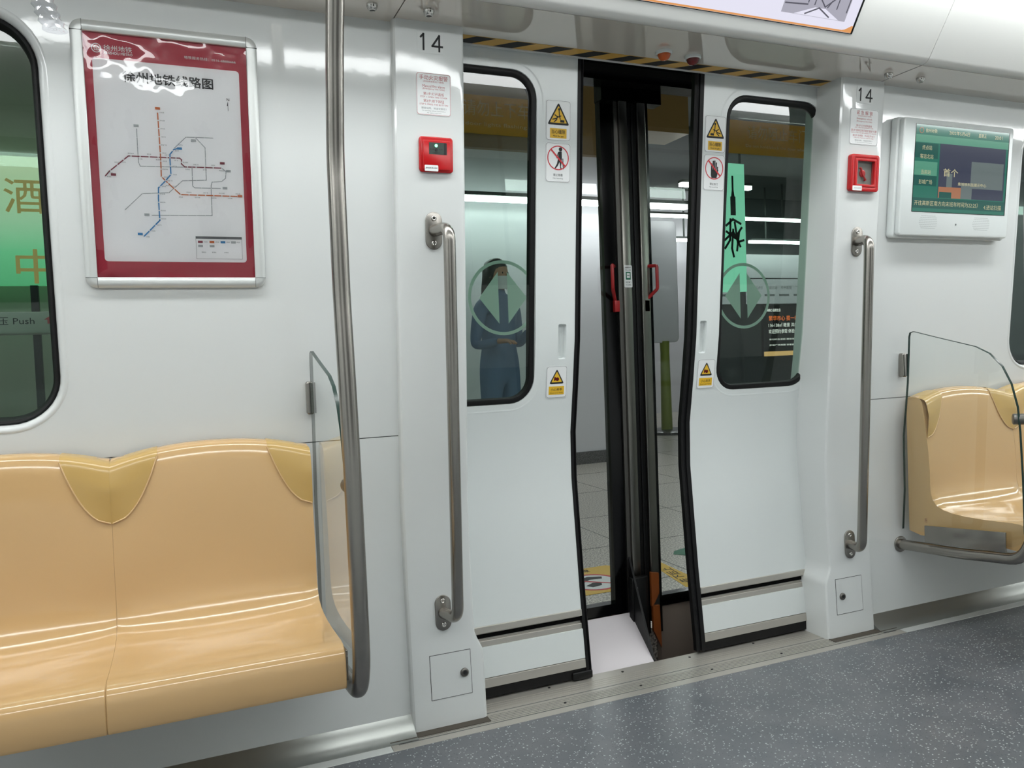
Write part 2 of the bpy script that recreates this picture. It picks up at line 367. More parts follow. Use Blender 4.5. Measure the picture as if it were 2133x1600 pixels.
CUTS = [.45, .65, .845, 1.2]
WIN_L = (-3.0, -1.700, .94, 1.87, .11); WIN_R = (1.645, 3.0, .94, 1.87, .11)
for side, X0, X1, rect in (('left', -5, -.872, WIN_L), ('right', .872, 6, WIN_R)):
    g = .0012
    hole = rrect(rect[0]-.02, rect[1]+.02, rect[2]-.02, rect[3]+.02, rect[4]+.02, 10)
    wl = sheet([(X0, .846), (X1, .846), (X1, H+.02), (X0, H+.02)], [hole], [1.2], Y, WO, .03, 'wall_'+side, M['white'])
    tag(wl, kind='structure')
    lo = sheet([(X0, .0), (X1, .0), (X1, .8435), (X0, .8435)], [], [.3, .45, .65], Y, WO, .03, 'lower_panel', M['white'], wl)
    MB().box(X0, X1, Y(.84)+WO+.004, Y(.84)+WO+.02, .84, .85).build('panel_joint', M['seam'], wl, smooth=0)
    n = '1' if side == 'left' else '2'
    # window: moulded white rim, black rubber, glass
    wn = thing('window_'+n, None, None, kind='structure')
    rimloft((rect[0]-.02, rect[1]+.02, rect[2]-.02, rect[3]+.02, rect[4]+.02), [(0, WO), (.004, WO-.002), (.010, WO-.001), (.016, WO+.006), (.020, WO+.018), (.021, WO+.05)], Y).build('rim', M['white'], wn, smooth=60)
    rimloft(rect, [(0, WO+.016), (.004, WO+.012), (.009, WO+.014), (.013, WO+.03), (.016, WO+.036), (.017, WO+.06), (-.01, WO+.06)], Y).build('rubber_seal', M['black'], wn, smooth=50)
    x0, x1, z0, z1, r = rect
    sheet(rrect(x0+.01, x1-.01, z0+.01, z1-.01, r-.01, 8), [], [1.2], Y, WO+.045, .005, 'window_glass', M['dark_glass'], wn)
    # baseboard, a coved metal skirting
    prof = [(WO+.028, .056), (WO+.022, .056), (WO+.012, .05), (WO-.004, .035), (WO-.02, .016), (WO-.045, .004), (WO-.06, .003), (WO-.06, .001), (WO+.028, .001)]
    bb = MB().loft([[(x, y, z) for y, z in prof] for x in (X0, (X1 if side == 'left' else X1))]).build('baseboard_'+side, M['darksteel'], smooth=35)
    bb.data.materials[0] = M['skirting']; tag(bb, kind='structure')

# far side and ends of the car (behind the camera; seen in reflections)
tag(MB().box(-5, 6, -2.70, -2.66, 0, .95).box(-5, 6, -2.70, -2.66, 1.8, 2.3).box(-5, -3.2, -2.7, -2.66, .95, 1.8).box(-1.9, -.9, -2.7, -2.66, .95, 1.8).box(.9, 1.9, -2.7, -2.66, .95, 1.8).box(3.2, 6, -2.7, -2.66, .95, 1.8).build('wall_back', M['white'], smooth=0), kind='structure')
tag(MB().box(-5, 6, -2.78, -2.74, .9, 1.85).build('window_3', M['blackgloss'], smooth=0), kind='structure')
# soffit over the wall and doorway, cover panel, middle ceiling
cov = [(.03+WO, H), (-.245, H)]
R0 = .035
cov2 = [(-.2475, H)]
for k in range(1, 9):
    t = math.radians(57*k/8); cov2.append((-.2475-R0*math.sin(t), H+R0*(1-math.cos(t))))
yl, zl = cov2[-1]; cov2.append((yl-.155, zl+.155*math.tan(math.radians(57)))); top = cov2[-1]
def strip(x0, x1, pts, th, name, m, parent=None):
    """extruded ceiling section with thickness"""
    n = len(pts); up = []
    for i, (y, z) in enumerate(pts):
        a = pts[max(i-1, 0)]; b = pts[min(i+1, n-1)]; dy, dz = b[0]-a[0], b[1]-a[1]; d = math.hypot(dy, dz); up.append((y-dz/d*-th*-1 if False else y+(dz/d)*th, z-(dy/d)*th))
    return MB().loft([[(x, y, z) for y, z in pts+up[::-1]] for x in (x0, x1)]).build(name, m, parent, smooth=35)
so = tag(strip(-5, -.8715, cov, .02, 'ceiling', M['soffit']), kind='structure')
strip(-.8685, 6, [(.03+WO, H), (-.245, H)], .02, 'soffit_panel', M['soffit'], so) if False else None
s2 = strip(-.8685, -.676, cov, .02, 'soffit_panel', M['soffit'], so)
s3 = strip(-.676, .676, [(-.038, H), (-.245, H)], .02, 'soffit_panel', M['soffit'], so)
s4 = strip(.676, 6, cov, .02, 'soffit_panel', M['soffit'], so)
c1 = tag(strip(-5, .8515, cov2, .02, 'ceiling_cover', M['ceil']), kind='structure')
strip(.854, 6, cov2, .02, 'cover_panel', M['ceil'], c1)
MB().box(.8512, .8543, -.245, -.06, H-.0006, H+.02).build('joint', M['seam'], c1, smooth=0)
MB().box(-.8715, -.8685, -.245, .05, H+.006, H+.02).build('dark_joint', M['gap'], c1, smooth=0)
tag(MB().box(-5, 6, top[0]-.14, top[0]+.0, top[1]+.02, top[1]+.06).box(-5, 6, -2.7+.55, -2.7+.70, top[1]+.02, top[1]+.06).build('ceiling_light_tray', M['ceil'], smooth=0), kind='structure')
for yy, lb in ((top[0]-.07, 'long ceiling lamp strip above the side doors'), (-2.10, 'long ceiling lamp strip on the camera side')):
    l_ = thing('ceiling_lamp', lb, 'ceiling lamp', Matrix.Translation((.5, yy, top[1]+.02)))
    MB().loft([[(x, y, z) for y, z in ((-.055, 0), (-.052, -.030), (-.035, -.052), (0, -.062), (.035, -.052), (.052, -.030), (.055, 0))] for x in (-5.4, 5.4)]).build('diffuser', M['lamp'], l_, smooth=60)
tag(MB().box(-5, 6, -1.95, top[0]-.14, top[1]+.0, top[1]+.03).build('ceiling_centre', M['ceil'], smooth=0), kind='structure')
m_ = MB(); cb = [(-2.62-yy-.0, zz) for yy, zz in [(0, 0)]]
tag(strip(-5, 6, [(-2.66, H), (-2.42, H), (-2.36, H+.03), (top[0]*-1-2.6, top[1]+.02)], -.02, 'ceiling_back', M['ceil']), kind='structure')
tag(MB().box(-5.05, -5, -2.7, .05, 0, 2.4).build('wall_end', M['white'], smooth=0), kind='structure')
tag(MB().box(6, 6.05, -2.7, .05, 0, 2.4).build('wall_end_far', M['white'], smooth=0), kind='structure')

# hazard tape and white lip at the top of the doorway
tp = tag(MB().box(-.676, .676, -.037, .015, H-.0005, H+.02).build('trim_5', M['tapeyellow'], smooth=0), 'black and yellow hazard tape above the doors', kind='structure')
hz = MB(); x = -.80
while x < .70:
    p = [(x+.055, -.036), (x+.113, -.036), (x+.058, .0145), (x, .0145)]
    p = [(min(max(a, -.675), .675), b) for a, b in p]
    if max(a for a, b in p)-min(a for a, b in p) > .01: hz.prism(p, H-.0009, H-.0006)
    x += .124
hz.build('black_stripes', M['ink'], tp, smooth=0)
MB().box(-.676, .676, .0155, .022, H-.004, H+.03).build('white_lip', M['white'], tp, smooth=0)
tag(MB().box(-.8, .8, .10, .16, 1.975, 2.1).box(-.8, .8, .0225, .1, 2.06, 2.1).build('trim_6', M['gap'], smooth=0), kind='structure')

# ------------------------------------------------------------------ pillars beside the doorway
def pillar(sgn, nm):
    m = MB(); rings = []
    zs = [0, .19, .205, .22, .235, .255, .27, .45, .55, .65, .75, .85, 1.0, 1.2, 1.5, H]
    for z in zs:
        xi = interp(z, [0, .20, .25, 2], [.650, .650, .674, .675])
        yf = Y(z); yb = D(z)+.05; yw = Y(z)+WO+.012
        pts = [(.874, yw), (.874, yf+.016), (.8725, yf+.007), (.868, yf+.002), (.860, yf)]
        ch = .016
        pts += [(xi+ch, yf), (xi+ch*.45, yf+ch*.12), (xi+ch*.12, yf+ch*.45), (xi, yf+ch), (xi, yb)]
        pts += [(xi+.05, yb), (xi+.05, yw)]
        rings.append([(sgn*px, py, z) for px, py in pts])
    o = m.loft(rings).build(nm, M['white'], smooth=28)
    return o
for sgn, nm, hx, lx in ((-1, 'wall_pillar', 1, 'left'), (1, 'wall_pillar', -1, 'right')):
    p = tag(pillar(sgn, nm), 'white door pillar on the %s side of the doors' % lx, kind='structure')
    # access hatch with its lock
    xc = sgn*.7565; F = frame(xc, .147)
    h = MB().rbox(-.0605, .0605, -.0625, .0625, .0, .0012, .001).build('access_hatch', M['white'], p, smooth=0); h.matrix_world = F
    e = ring2d(rrect(-.0620, .0620, -.0640, .0640, .001), rrect(-.0606, .0606, -.0626, .0626, .001), 0, .0006).build('hatch_gap', M['ink'], p, smooth=0); e.matrix_world = F
    lk = MB().lathe([(0, .0008), (.0125, .0008), (.0125, .005), (.0105, .0075), (.0075, .008), (.007, .006), (0, .006)]).build('lock', M['darksteel'], h, smooth=50)
    lk.matrix_world = F @ Matrix.Translation((.040 if sgn < 0 else -.034, 0, 0))
    kh = MB().lathe([(0, .0062), (.0055, .0062), (.0055, .0072), (.003, .0072), (.003, .0066), (0, .0066)], 12).build('lock_core', M['ink'], h); kh.matrix_world = lk.matrix_world.copy()
tag(MB().box(-.95, -.652, -.022, .01, .001, .004).box(.652, .95, -.022, .01, .001, .004).build('trim_7', mat('sealant', rgb(74, 68, 60), .8), smooth=0), kind='structure')

# ================================================================== DOOR LEAVES
def door(n, sx, e_in, lx):
    """sx: -1 left leaf, 1 right leaf; e_in: x of the painted leading edge"""
    d = thing('door_'+n, 'white sliding train door leaf, %s one, with a tinted window' % lx, None, kind='structure')
    del d['label']
    xo = sx*.735; X0, X1 = min(xo, e_in), max(xo, e_in)
    wi = e_in+sx*.143 if sx < 0 else e_in+.100
    wo = sx*.700 if sx > 0 else -.78
    wr = (min(wi, wo), max(wi, wo), .912, 1.897, .075)
    if sx < 0: X0 = -.84; 
    x0, x1, z0, z1, r = wr
    hole = rrect(x0-.006, x1+.006, z0-.006, z1+.006, r+.006, 8)
    # recessed finger grip
    gx = (-.312 if sx < 0 else .226)
    gh = rrect(gx-.014, gx+.014, 1.040, 1.151, .006, 3)
    cuts = [.3, .4, .5, .58, .65, .72, .8, .875, .95, 1.02, 1.1, 1.3]
    sheet([(X0, .226), (X1, .226), (X1, 2.02), (X0, 2.02)], [hole, gh], cuts, D, 0, .032, 'leaf_panel', M['door'], d)
    sheet([(X0, .07), (X1, .07), (X1, .162), (X0, .162)], [], [], D, 0, .032, 'kick_panel', M['door'], d)
    # steel rails, with their dark grooves
    m = MB()
    for za, zb, of in ((.205, .226, -.004), (.162, .180, .004), (.040, .068, -.001)):
        m.loft([[(x, D(z)+of+o2, z) for z, o2 in ((za, .0), (za, .03), (zb, .03), (zb, .0))] for x in (X0, X1)])
    m.build('rail', M['sill'], d, smooth=0, bevel=.0015)
    MB().loft([[(x, D(z)+.012+o2, z) for z, o2 in ((.178, .0), (.178, .03), (.207, .03), (.207, .0))] for x in (X0+.001, X1-.001)]).build('groove', M['sill'], d, smooth=0)
    MB().loft([[(x, D(z)+.006, z) for z in (.188,)]+[(x, D(.2)+.02, .188), (x, D(.2)+.02, .198), (x, D(.2)+.006, .198)] for x in (X0, X1)]).build('shadow_gap', M['gap'], d, smooth=0)
    MB().box(X0, X1, D(.03)+.004, D(.03)+.04, .008, .041).build('bottom_brush', M['black'], d, smooth=0)
    # window: white shallow moulding, black seal and glass
    rimloft((x0-.006, x1+.006, z0-.006, z1+.006, r+.006), [(-.022, -.0005), (-.012, .0005), (0, .003), (.002, .014)], D, 8).build('window_moulding', M['door'], d, smooth=60)
    rimloft(wr, [(-.005, .003), (0, .001), (.010, .003), (.0135, .010), (.015, .02), (-.004, .02)], D, 8).build('window_seal', M['black'], d, smooth=50)
    sheet(rrect(x0+.004, x1-.004, z0+.004, z1-.004, r-.004, 6), [], [.95, 1.02, 1.1, 1.3], D, .012, .005, 'window_glass', M['dark_glass'], d)
    # grip recess cup
    cup = MB().loft([[(x, D(z)+o, z) for x, z in rrect(gx-.0142+i, gx+.0142-i, 1.0398+i, 1.1512-i, .006, 3)] for i, o in ((0, 0), (.0015, .003), (.003, .014), (.010, .016))], True, False)
    cup.add([(x, D(z)+.016, z) for x, z in rrect(gx-.0142+.01, gx+.0142-.01, 1.0498, 1.1412, .002, 3)], [tuple(range(16))] if False else [tuple(range(len(rrect(0, 1, 0, 1, .1, 3))))])
    cup.build('grip_recess', M['door'], d, smooth=60)
    # rubber nose of the leading edge
    rw = .022 if sx < 0 else .034
    m = MB(); rings = []
    for z in [.012, .04]+[.1, .2, .3, .4, .5, .58, .65, .72, .8, .875, .95, 1.02, 1.1, 1.3, 1.6, 2.02]:
        y = D(z); s = -sx
        rings.append([(e_in+s*a, y+b, z) for a, b in ((0, -.001), (rw*.45, -.001), (rw*.5, .004), (rw*.62, .004), (rw*.8, -.002), (rw, .004), (rw, .022), (rw*.7, .034), (0, .034))])
    m.loft(rings).build('rubber_edge', M['black'], d, smooth=30)
    if sx < 0: MB().box(e_in-.05, e_in+rw, D(.03)-.004, D(.03)+.04, .004, .03).build('guide_shoe', M['black'], d, bevel=.004)
    return d
door('1', -1, -.268, 'left'); door('2', 1, .198, 'right')

# ================================================================== STICKERS AND SIGNS
def plate(o, w, h, r=.006, t=.0007, m=None, outline=M['grey_ink'], name='plate', ow=.0008):
    p = MB().rbox(-w/2, w/2, -h/2, h/2, 0, t, r).build(name, m or M['sticker'], o, smooth=0)
    if outline: ring2d(rrect(-w/2+.0012, w/2-.0012, -h/2+.0012, h/2-.0012, r), rrect(-w/2+.0012+ow, w/2-.0012-ow, -h/2+.0012+ow, h/2-.0012-ow, r), t, t+.0002).build('border', outline, o, smooth=0)
    return p
def tri(cx, cy, w, h, r=.004):
    P = [(cx-w/2, cy-h/2), (cx+w/2, cy-h/2), (cx, cy+h/2)]; o = []
    for i in range(3):
        a, b, c = Vector(P[i-1]), Vector(P[i]), Vector(P[(i+1) % 3]); s = b+(a-b).normalized()*r*1.7; e = b+(c-b).normalized()*r*1.7
        for k in range(5): t = k/4; q = (1-t)**2*s+2*t*(1-t)*b+t*t*e; o.append((q.x, q.y))
    return o
def gap_sign(x, z, label, mirror=1):
    o = thing('gap_warning_sign', label, 'sign', frame(x, z, -.0005, D), 'gap warning stickers high on the doors')
    plate(o, .084, .119, .008)
    ring2d(tri(0, .020, .074, .066), tri(0, .0185, .058, .051, .002), .0009, .0014).build('triangle_border', M['ink'], o, smooth=0)
    MB().prism(tri(0, .0185, .058, .051, .002), .0008, .0011).build('triangle_field', M['yellow'], o, smooth=0)
    g = MB(); s = mirror
    g.prism([(s*a, b) for a, b in [(.006, .002), (.020, .002), (.020, -.005), (.006, -.005)]][::s], .0012, .0015)
    g.prism([(s*a, b) for a, b in [(-.022, .001), (-.005, .004), (-.005, .008), (-.020, .004)]][::s], .0012, .0015)
    g.merge(poly2d([[(s*-.012, .016), (s*-.002, .010), (s*.008, .014)], [(s*.002, .030), (s*.003, .016), (s*.006, .004)], [(s*-.004, .012), (s*-.006, .002), (s*-.014, -.004)]], .003, .0012, .0015))
    g.merge(MB().prism(circle(s*.002, .033, .0035, 12), .0012, .0015)); g.build('pictogram', M['ink'], o, smooth=0)
    MB().rbox(-.028, .028, -.052, -.023, .0008, .0011, .001).build('yellow_panel', M['yellow'], o, smooth=0)
    lettering([('当心缝隙', 0, -.033, .046, .0125, .01), ('Mind the gap', 0, -.0465, .036, .006, .01)], M['ink'], o, z=.0014)
gap_sign(-.333, 1.767, 'black and yellow triangle warning sticker on the left door leaf')
gap_sign(.248, 1.767, 'black and yellow triangle warning sticker on the right door leaf', -1)
def ban_sign(x, z, label, kind):
    o = thing('prohibition_sign', label, 'sign', frame(x, z, -.0005, D), 'round prohibition stickers on the doors')
    plate(o, .085, .117, .008)
    ring2d(circle(0, .014, .0365), circle(0, .014, .0335), .0009, .0013).build('red_ring', M['signred'], o, smooth=0)
    g = MB()
    if kind == 'lean':
        g.prism(circle(.008, .040, .006, 14), .0009, .0011)
        g.prism([(.002, .033), (.012, .034), (.013, .012), (.010, -.012), (.013, -.018), (.008, -.018), (.005, .002), (-.001, -.010), (-.008, -.018), (-.012, -.017), (-.004, -.004), (.000, .012)], .0009, .0011)
        g.merge(poly2d([[(.001, .030), (-.004, .014)], [(.018, -.018), (.016, .012)]], .0028, .0009, .0011))
    else:
        g.prism([(-.010, -.018), (.010, -.018), (.014, -.004), (.017, .010), (.013, .011), (.010, .006), (.010, .010), (-.013, .010), (-.013, -.008)], .0009, .0011)
        for a, t in ((-.0105, .030), (-.0045, .039), (.0015, .040), (.0075, .034)): g.merge(MB().rbox(a-.0025, a+.0025, .006, t, .0009, .0011, .0024))
        g.merge(MB().rbox(.0115, .0155, .002, .020, .0009, .0011, .0019))
    g.build('pictogram', M['ink'], o, smooth=0)
    c = .026; MB().prism([(-c-.0015, .014+c-.002), (c-.002, .014-c-.0015), (c+.0015, .014-c+.002), (-c+.002, .014+c+.0015)], .0012, .0015).build('red_bar', M['signred'], o, smooth=0)
    lettering([('禁止倚靠' if kind == 'lean' else '禁止扒门', 0, -.037, .032, .008, .01), ('No leaning' if kind == 'lean' else 'No touching', 0, -.0475, .034, .005)], M['grey_ink'], o, z=.001)
ban_sign(-.333, 1.643, 'round red no-leaning sticker with standing figure, left door leaf', 'lean')
ban_sign(.248, 1.643, 'round red no-touching sticker with black hand, right door leaf', 'hand')
def pinch_sign(x, z, label):
    o = thing('pinch_warning_sign', label, 'sign', frame(x, z, -.0005, D), 'pinch warning stickers low on the doors')
    plate(o, .073, .103, .008)
    MB().prism(tri(0, .018, .052, .048), .0009, .0012).build('triangle_border', M['ink'], o, smooth=0)
    MB().prism(tri(0, .0168, .038, .035, .002), .0013, .0015).build('triangle_field', M['yellow'], o, smooth=0)
    g = MB().prism(circle(.002, .009, .006, 14), .0016, .0018).prism([(-.009, .016), (-.004, .016), (-.001, .009), (-.006, .004), (-.010, .005)], .0016, .0018)
    g.build('pictogram', M['lens_red'], o, smooth=0)
    MB().rbox(-.027, .027, -.041, -.014, .0009, .0012, .001).build('yellow_panel', M['yellow'], o, smooth=0)
    lettering([('小心夹手', 0, -.0245, .040, .0095, .01), ('Watch your hands', 0, -.036, .046, .005)], M['ink'], o, z=.0014)
pinch_sign(-.327, .968, 'small triangle pinch sticker under the grip recess, left door leaf')
pinch_sign(.249, .968, 'small triangle pinch sticker under the grip recess, right door leaf')

def number(x, z, label):
    o = thing('door_number', label, 'number', frame(x, z, -.0004), 'door numbers on the pillars')
    MB().rbox(-.040, .036, -.028, .028, 0, .0005, .006).build('plate', M['white'], o, smooth=0)
    poly2d([[(-.0300, .0125), (-.0225, .0205), (-.0225, -.0195)]], .0052, .0007, .0009).build('digit', M['ink'], o, smooth=0)
    poly2d([[(.0215, -.0205), (.0215, .0195), (.0020, -.0085), (.0300, -.0085)]], .0052, .0007, .0009).build('digit', M['ink'], o, smooth=0)
number(-.769, 1.903, 'black number 14 at the top of the left pillar')
number(.781, 1.903, 'black number 14 at the top of the right pillar')

o = thing('alarm_notice', 'white notice with red border and fire alarm instructions, left pillar', 'notice', frame(-.765, 1.770, -.0004))
plate(o, .097, .110, .006, outline=M['rednote'])
lettering([('手动火灾报警', 0, .043, .080, .0125, .008), ('(仅在紧急情况下使用)', 0, .0325, .058, .005, .006), ('Manual fire alarm', 0, .021, .062, .007, .006), ('(Emergency Use Only)', 0, .0135, .062, .0055),
           ('第1步:打开盖板', 0, .001, .058, .0080, .006), ('STEP 1: OPEN THE COVER', 0, -.0075, .076, .004), ('第2步:按下按钮', 0, -.0175, .058, .0080, .006), ('STEP 2: PRESS THE BUTTON', 0, -.0265, .080, .004)], M['rednote'], o, z=.0008)
lettering([('擅自动用，将追究责任！', 0, -.0365, .070, .0055), ('No operating without authorization', 0, -.0435, .066, .0035), ('All rights reserved', 0, -.049, .040, .003)], M['grey_ink'], o, name='small_print', z=.0008)
o = thing('unlock_notice', 'white notice with grey border and emergency unlock steps, right pillar', 'notice', frame(.781, 1.797, -.0004))
plate(o, .130, .120, .008, outline=M['grey_ink'])
lettering([('紧 急 解 锁', 0, .047, .072, .014, .006), ('(仅在紧急情况下使用)', 0, .036, .062, .005, .006), ('Emergency unlock', 0, .0265, .070, .008, .006), ('(Emergency Use Only)', 0, .018, .070, .006),
           ('第1步:打开透明盖板', 0, .004, .072, .0075, .006), ('STEP 1: OPEN THE TRANSPARENT COVER', 0, -.003, .084, .0035), ('第2步:旋转红色手柄到"解锁"位置', 0, -.0125, .116, .0085, .006), ('STEP 2: TURN THE RED HANDLE TO UNLOCK', 0, -.0205, .116, .0035),
           ('第3步:车停稳，手动拉开车门', 0, -.0295, .100, .0075, .006), ('STEP 3: PULL THE DOOR OPEN BY HAND', 0, -.037, .090, .0035)], M['rednote'], o, z=.0008)
lettering([('擅自动用，将追究责任！', 0, -.0455, .080, .005), ('No operating without authorization', 0, -.052, .076, .003)], M['grey_ink'], o, name='small_print', z=.0008)

# alarm boxes
o = thing('fire_alarm', 'red square fire alarm box with green lamp, left pillar', 'alarm', frame(-.7625, 1.6115))
MB().rbox(-.048, .048, -.047, .047, 0, .010, .009).build('housing', M['red'], o, bevel=.003)
MB().rbox(-.039, .039, -.041, .037, .0102, .014, .004).build('cover', M['red'], o, bevel=.0015)
MB().rbox(-.022, .028, .000, .031, .0142, .0148, .001).build('window', M['padd'], o, smooth=0)
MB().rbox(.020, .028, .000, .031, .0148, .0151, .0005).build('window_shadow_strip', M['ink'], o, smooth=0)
MB().lathe([(0, .0148), (.0042, .0148), (.003, .0165), (0, .017)], 12).xf(Matrix.Translation((-.002, .023, 0))).build('green_lamp', M['ledgreen'], o)
MB().lathe([(.003, .0148), (.0042, .0148), (.0042, .0158), (0, .0158)], 12).xf(Matrix.Translation((-.002, .012, 0))).build('button', M['ink'], o)
lettering([('火警按钮', -.002, .004, .020, .0035), ('▌▌', -.014, .013, .010, .003), ('▌▌', .011, .013, .008, .003)], M['ink'], o, z=.0151)
MB().rbox(-.035, .003, -.045, -.029, .0145, .0152, .002).build('seal_label', M['sticker'], o, smooth=0)
lettering([('请勿动用 禁止拆封', -.016, -.0365, .032, .004, .01)], M['ink'], o, name='label_lettering', z=.0155)
o = thing('unlock_box', 'red framed emergency door release box with clear cover, right pillar', 'alarm', frame(.779, 1.641))
ring2d(rrect(-.064, .064, -.062, .062, .010), rrect(-.050, .050, -.048, .050, .006), 0, .018).build('housing', M['red'], o, bevel=.002)
ring2d(rrect(-.049, .049, -.047, .049, .004), rrect(-.036, .042, -.038, .040, .003), .004, .019).build('cover_frame', M['red'], o, bevel=.001)
MB().box(-.045, .045, -.045, .045, .0005, .002).build('back_plate', mat('box_back', rgb(128, 126, 122), .5), o, smooth=0)
hn = MB().tube([(-.012, .018, .003), (-.012, .018, .009), (-.004, -.004, .0095), (.012, -.022, .009), (.012, -.022, .003)], .0035, 10).merge(MB().lathe([(.012, .002), (.012, .007), (.008, .009), (0, .009)], 16)); hn.build('release_handle', M['red'], o)
MB().box(-.036, .042, -.038, .040, .0135, .0150).build('clear_cover', M['clear'], o, smooth=0)
MB().rbox(-.056, -.014, -.060, -.044, .0185, .0192, .002).build('seal_label', M['sticker'], o, smooth=0)
lettering([('请勿动用', -.035, -.052, .030, .0045)], M['grey_ink'], o, z=.0194)

# handrails on the pillars
def handrail(sgn, label):
    x0 = sgn*.771; xt = x0-sgn*.020
    o = thing('handrail', label, 'handrail', Matrix.Translation((x0, Y(.328), .328)), 'steel handrails on the door pillars')
    zt, zb = 1.409, .328; so_ = .072
    A = (0, Y(zt)-Y(zb)-.004, zt-zb); B = (0, -.004, 0)
    pts = bend([A, (xt-x0, A[1]-so_, A[2]), (xt-x0, B[1]-so_, 0), B], .062, 8)
    MB().tube(pts, .0165, 20).build('bar', M['steel'], o, smooth=60)
    for z in (zt, zb):
        F = Matrix.Translation((-x0, -Y(.328), -.328)) @ frame(x0, z)
        f = MB().prism(rrect(-.024, .024, -.051, .051, .0239, 8), 0, .005).build('mounting_plate', M['steel'], o, bevel=.0015); f.matrix_local = F
        for s in (-1, 1):
            b = MB().lathe([(.0075, .005), (.0075, .007), (.0055, .0082), (.0035, .0075), (.003, .006), (0, .006)], 14).xf(Matrix.Translation((0, s*.034, 0))).build('screw', M['chrome'], f, smooth=60)
    return o
handrail(-1, 'tall steel handrail on the left door pillar'); handrail(1, 'tall steel handrail on the right door pillar')

# ================================================================== POSTER
PF = frame(-1.4235, 1.565, WO-.001)
o = thing('route_map_poster', 'maroon bordered metro route map poster in a white snap frame', 'poster', PF)
MB().box(-.181, .181, -.283, .283, .001, .004).build('border_print', M['maroon'], o, smooth=0)
MB().rbox(-.1625, .1615, -.244, .225, .0042, .0046, .008).build('map_sheet', M['paper'], o, smooth=0)
def frame_bar(L, wd, prof, name):
    return [(a, b) for a, b in prof]
fw = .026
bars = []
for (ax, ay, bx, by, nx, ny) in ((-.180, .282, .180, .282, 0, 1), (-.180, -.282, .180, -.282, 0, -1), (-.180, -.282, -.180, .282, -1, 0), (.180, -.282, .180, .282, 1, 0)):
    pr = [(0, .001), (0, .012), (.002, .0138), (.013, .0145), (.022, .0125), (.0255, .008), (.026, .001)]
    m = MB().loft([[(px+nx*q, py+ny*q, h) for q, h in pr] for px, py in ((ax, ay), (bx, by))])
    m.build('frame_bar', M['alu'], o, smooth=50)
for sx in (-1, 1):
    for sy in (-1, 1):
        rings = []
        for k in range(9):
            t = math.radians(90*k/8)
            rings.append([(sx*(.1802+q*math.cos(t)), sy*(.2822+q*math.sin(t)), h) for q, h in ((.0, .001), (.0005, .012), (.002, .0142), (.013, .0149), (.022, .0129), (.0257, .0083), (.0262, .001))])
        m = MB().loft(rings, True, True); m.build('frame_corner', M['alu'], o, smooth=50)
jn = MB()
for sx in (-1, 1):
    for sy in (-1, 1): jn = MB(); jn.merge(poly2d([[(sx*.1801, sy*.283), (sx*.1801, sy*.3065)]], .0008, .001, .0152)).merge(poly2d([[(sx*.181, sy*.2821), (sx*.205, sy*.2821)]], .0008, .001, .0152)).build('corner_joint', M['seam'], o, smooth=0)
mm = 1/1000
def P(L): return [(a*mm, b*mm) for a, b in L]
maps = {
 'mapgrey': ([[(-76.9, 70.4), (-77.0, -7.6), (-73.4, -17.2), (42.3, -13.6)], [(3.2, 28.8), (31.8, 57.9), (94.2, 59.9)], [(52.3, 59.3), (74.5, 35.6), (74.0, -42.9), (18.9, -47.0), (-12.9, -76.8), (-72.6, -81.7), (-112.4, -121.6)],
              [(42.3, -13.6), (41.5, -58.4), (46.5, -62.8), (106.7, -61.5)], [(111.1, -11.8), (121.1, -19.6), (119.0, -36.1), (109.7, -44.5), (87.1, -47.0), (84.5, -56.4), (83.4, -128.9), (-54.2, -132.4)]], 1.8, .0048),
 'mapred': ([[(-151.1, -45.0), (-141.0, -32.5), (-97.9, 5.5), (15.0, 6.8), (19.2, 3.4), (18.7, -6.7), (25.7, -13.2), (111.1, -11.8)]], 2.6, .0050),
 'maporange': ([[(-28.8, 111.9), (-27.4, 6.5), (-28.1, -38.8), (-19.2, -48.8), (12.9, -80.4), (146.7, -79.5)]], 2.6, .0052),
 'mapblue': ([[(18.4, 32.0), (3.1, 26.5), (-6.1, 14.6), (-6.8, 1.0), (-6.4, -33.1), (-19.2, -48.8), (-35.9, -66.4), (-37.2, -91.6), (-36.9, -144.2), (-74.8, -184.2)]], 2.8, .0054)}
st = MB(); stl = MB()
rnd = random.Random(3)
names = {'mapred': [], 'maporange': [], 'mapblue': [], 'mapgrey': []}
lab = []
for k, (L, wd, z) in maps.items():
    poly2d([P(q) for q in L], wd*mm, z, z+.0002).build('metro_line', M[k], o, smooth=0)
    for q in L:
        tot = sum(math.hypot(b[0]-a[0], b[1]-a[1]) for a, b in zip(q[:-1], q[1:])); nst = max(2, int(tot/19))
        for i in range(nst+1):
            dd = tot*i/nst
            for a, b in zip(q[:-1], q[1:]):
                s = math.hypot(b[0]-a[0], b[1]-a[1])
                if dd <= s+1e-6:
                    px, py = a[0]+(b[0]-a[0])*dd/s, a[1]+(b[1]-a[1])*dd/s; vert = abs(b[1]-a[1]) > abs(b[0]-a[0]); break
                dd -= s
            st.prism(circle(px*mm, py*mm, .0015 if k != 'mapgrey' else .0008, 10), .0057, .0059)
            if k != 'mapgrey':
                w_ = rnd.uniform(8, 13)
                lab.append((rnd.choice(['徐州东站', '彭城广场', '人民广场', '工农路', '客运北站', '高新区南', '文化宫', '医科大学', '铜山新区', '和平大桥']), (px+(9 if vert else 0))*mm, (py-(0 if vert else (6 if i % 2 else -6)))*mm, w_*mm, .0030, .006))
st.build('station_dots', M['sticker'], o, smooth=0)
lettering(lab, M['grey_ink'], o, name='station_names', z=.0061)
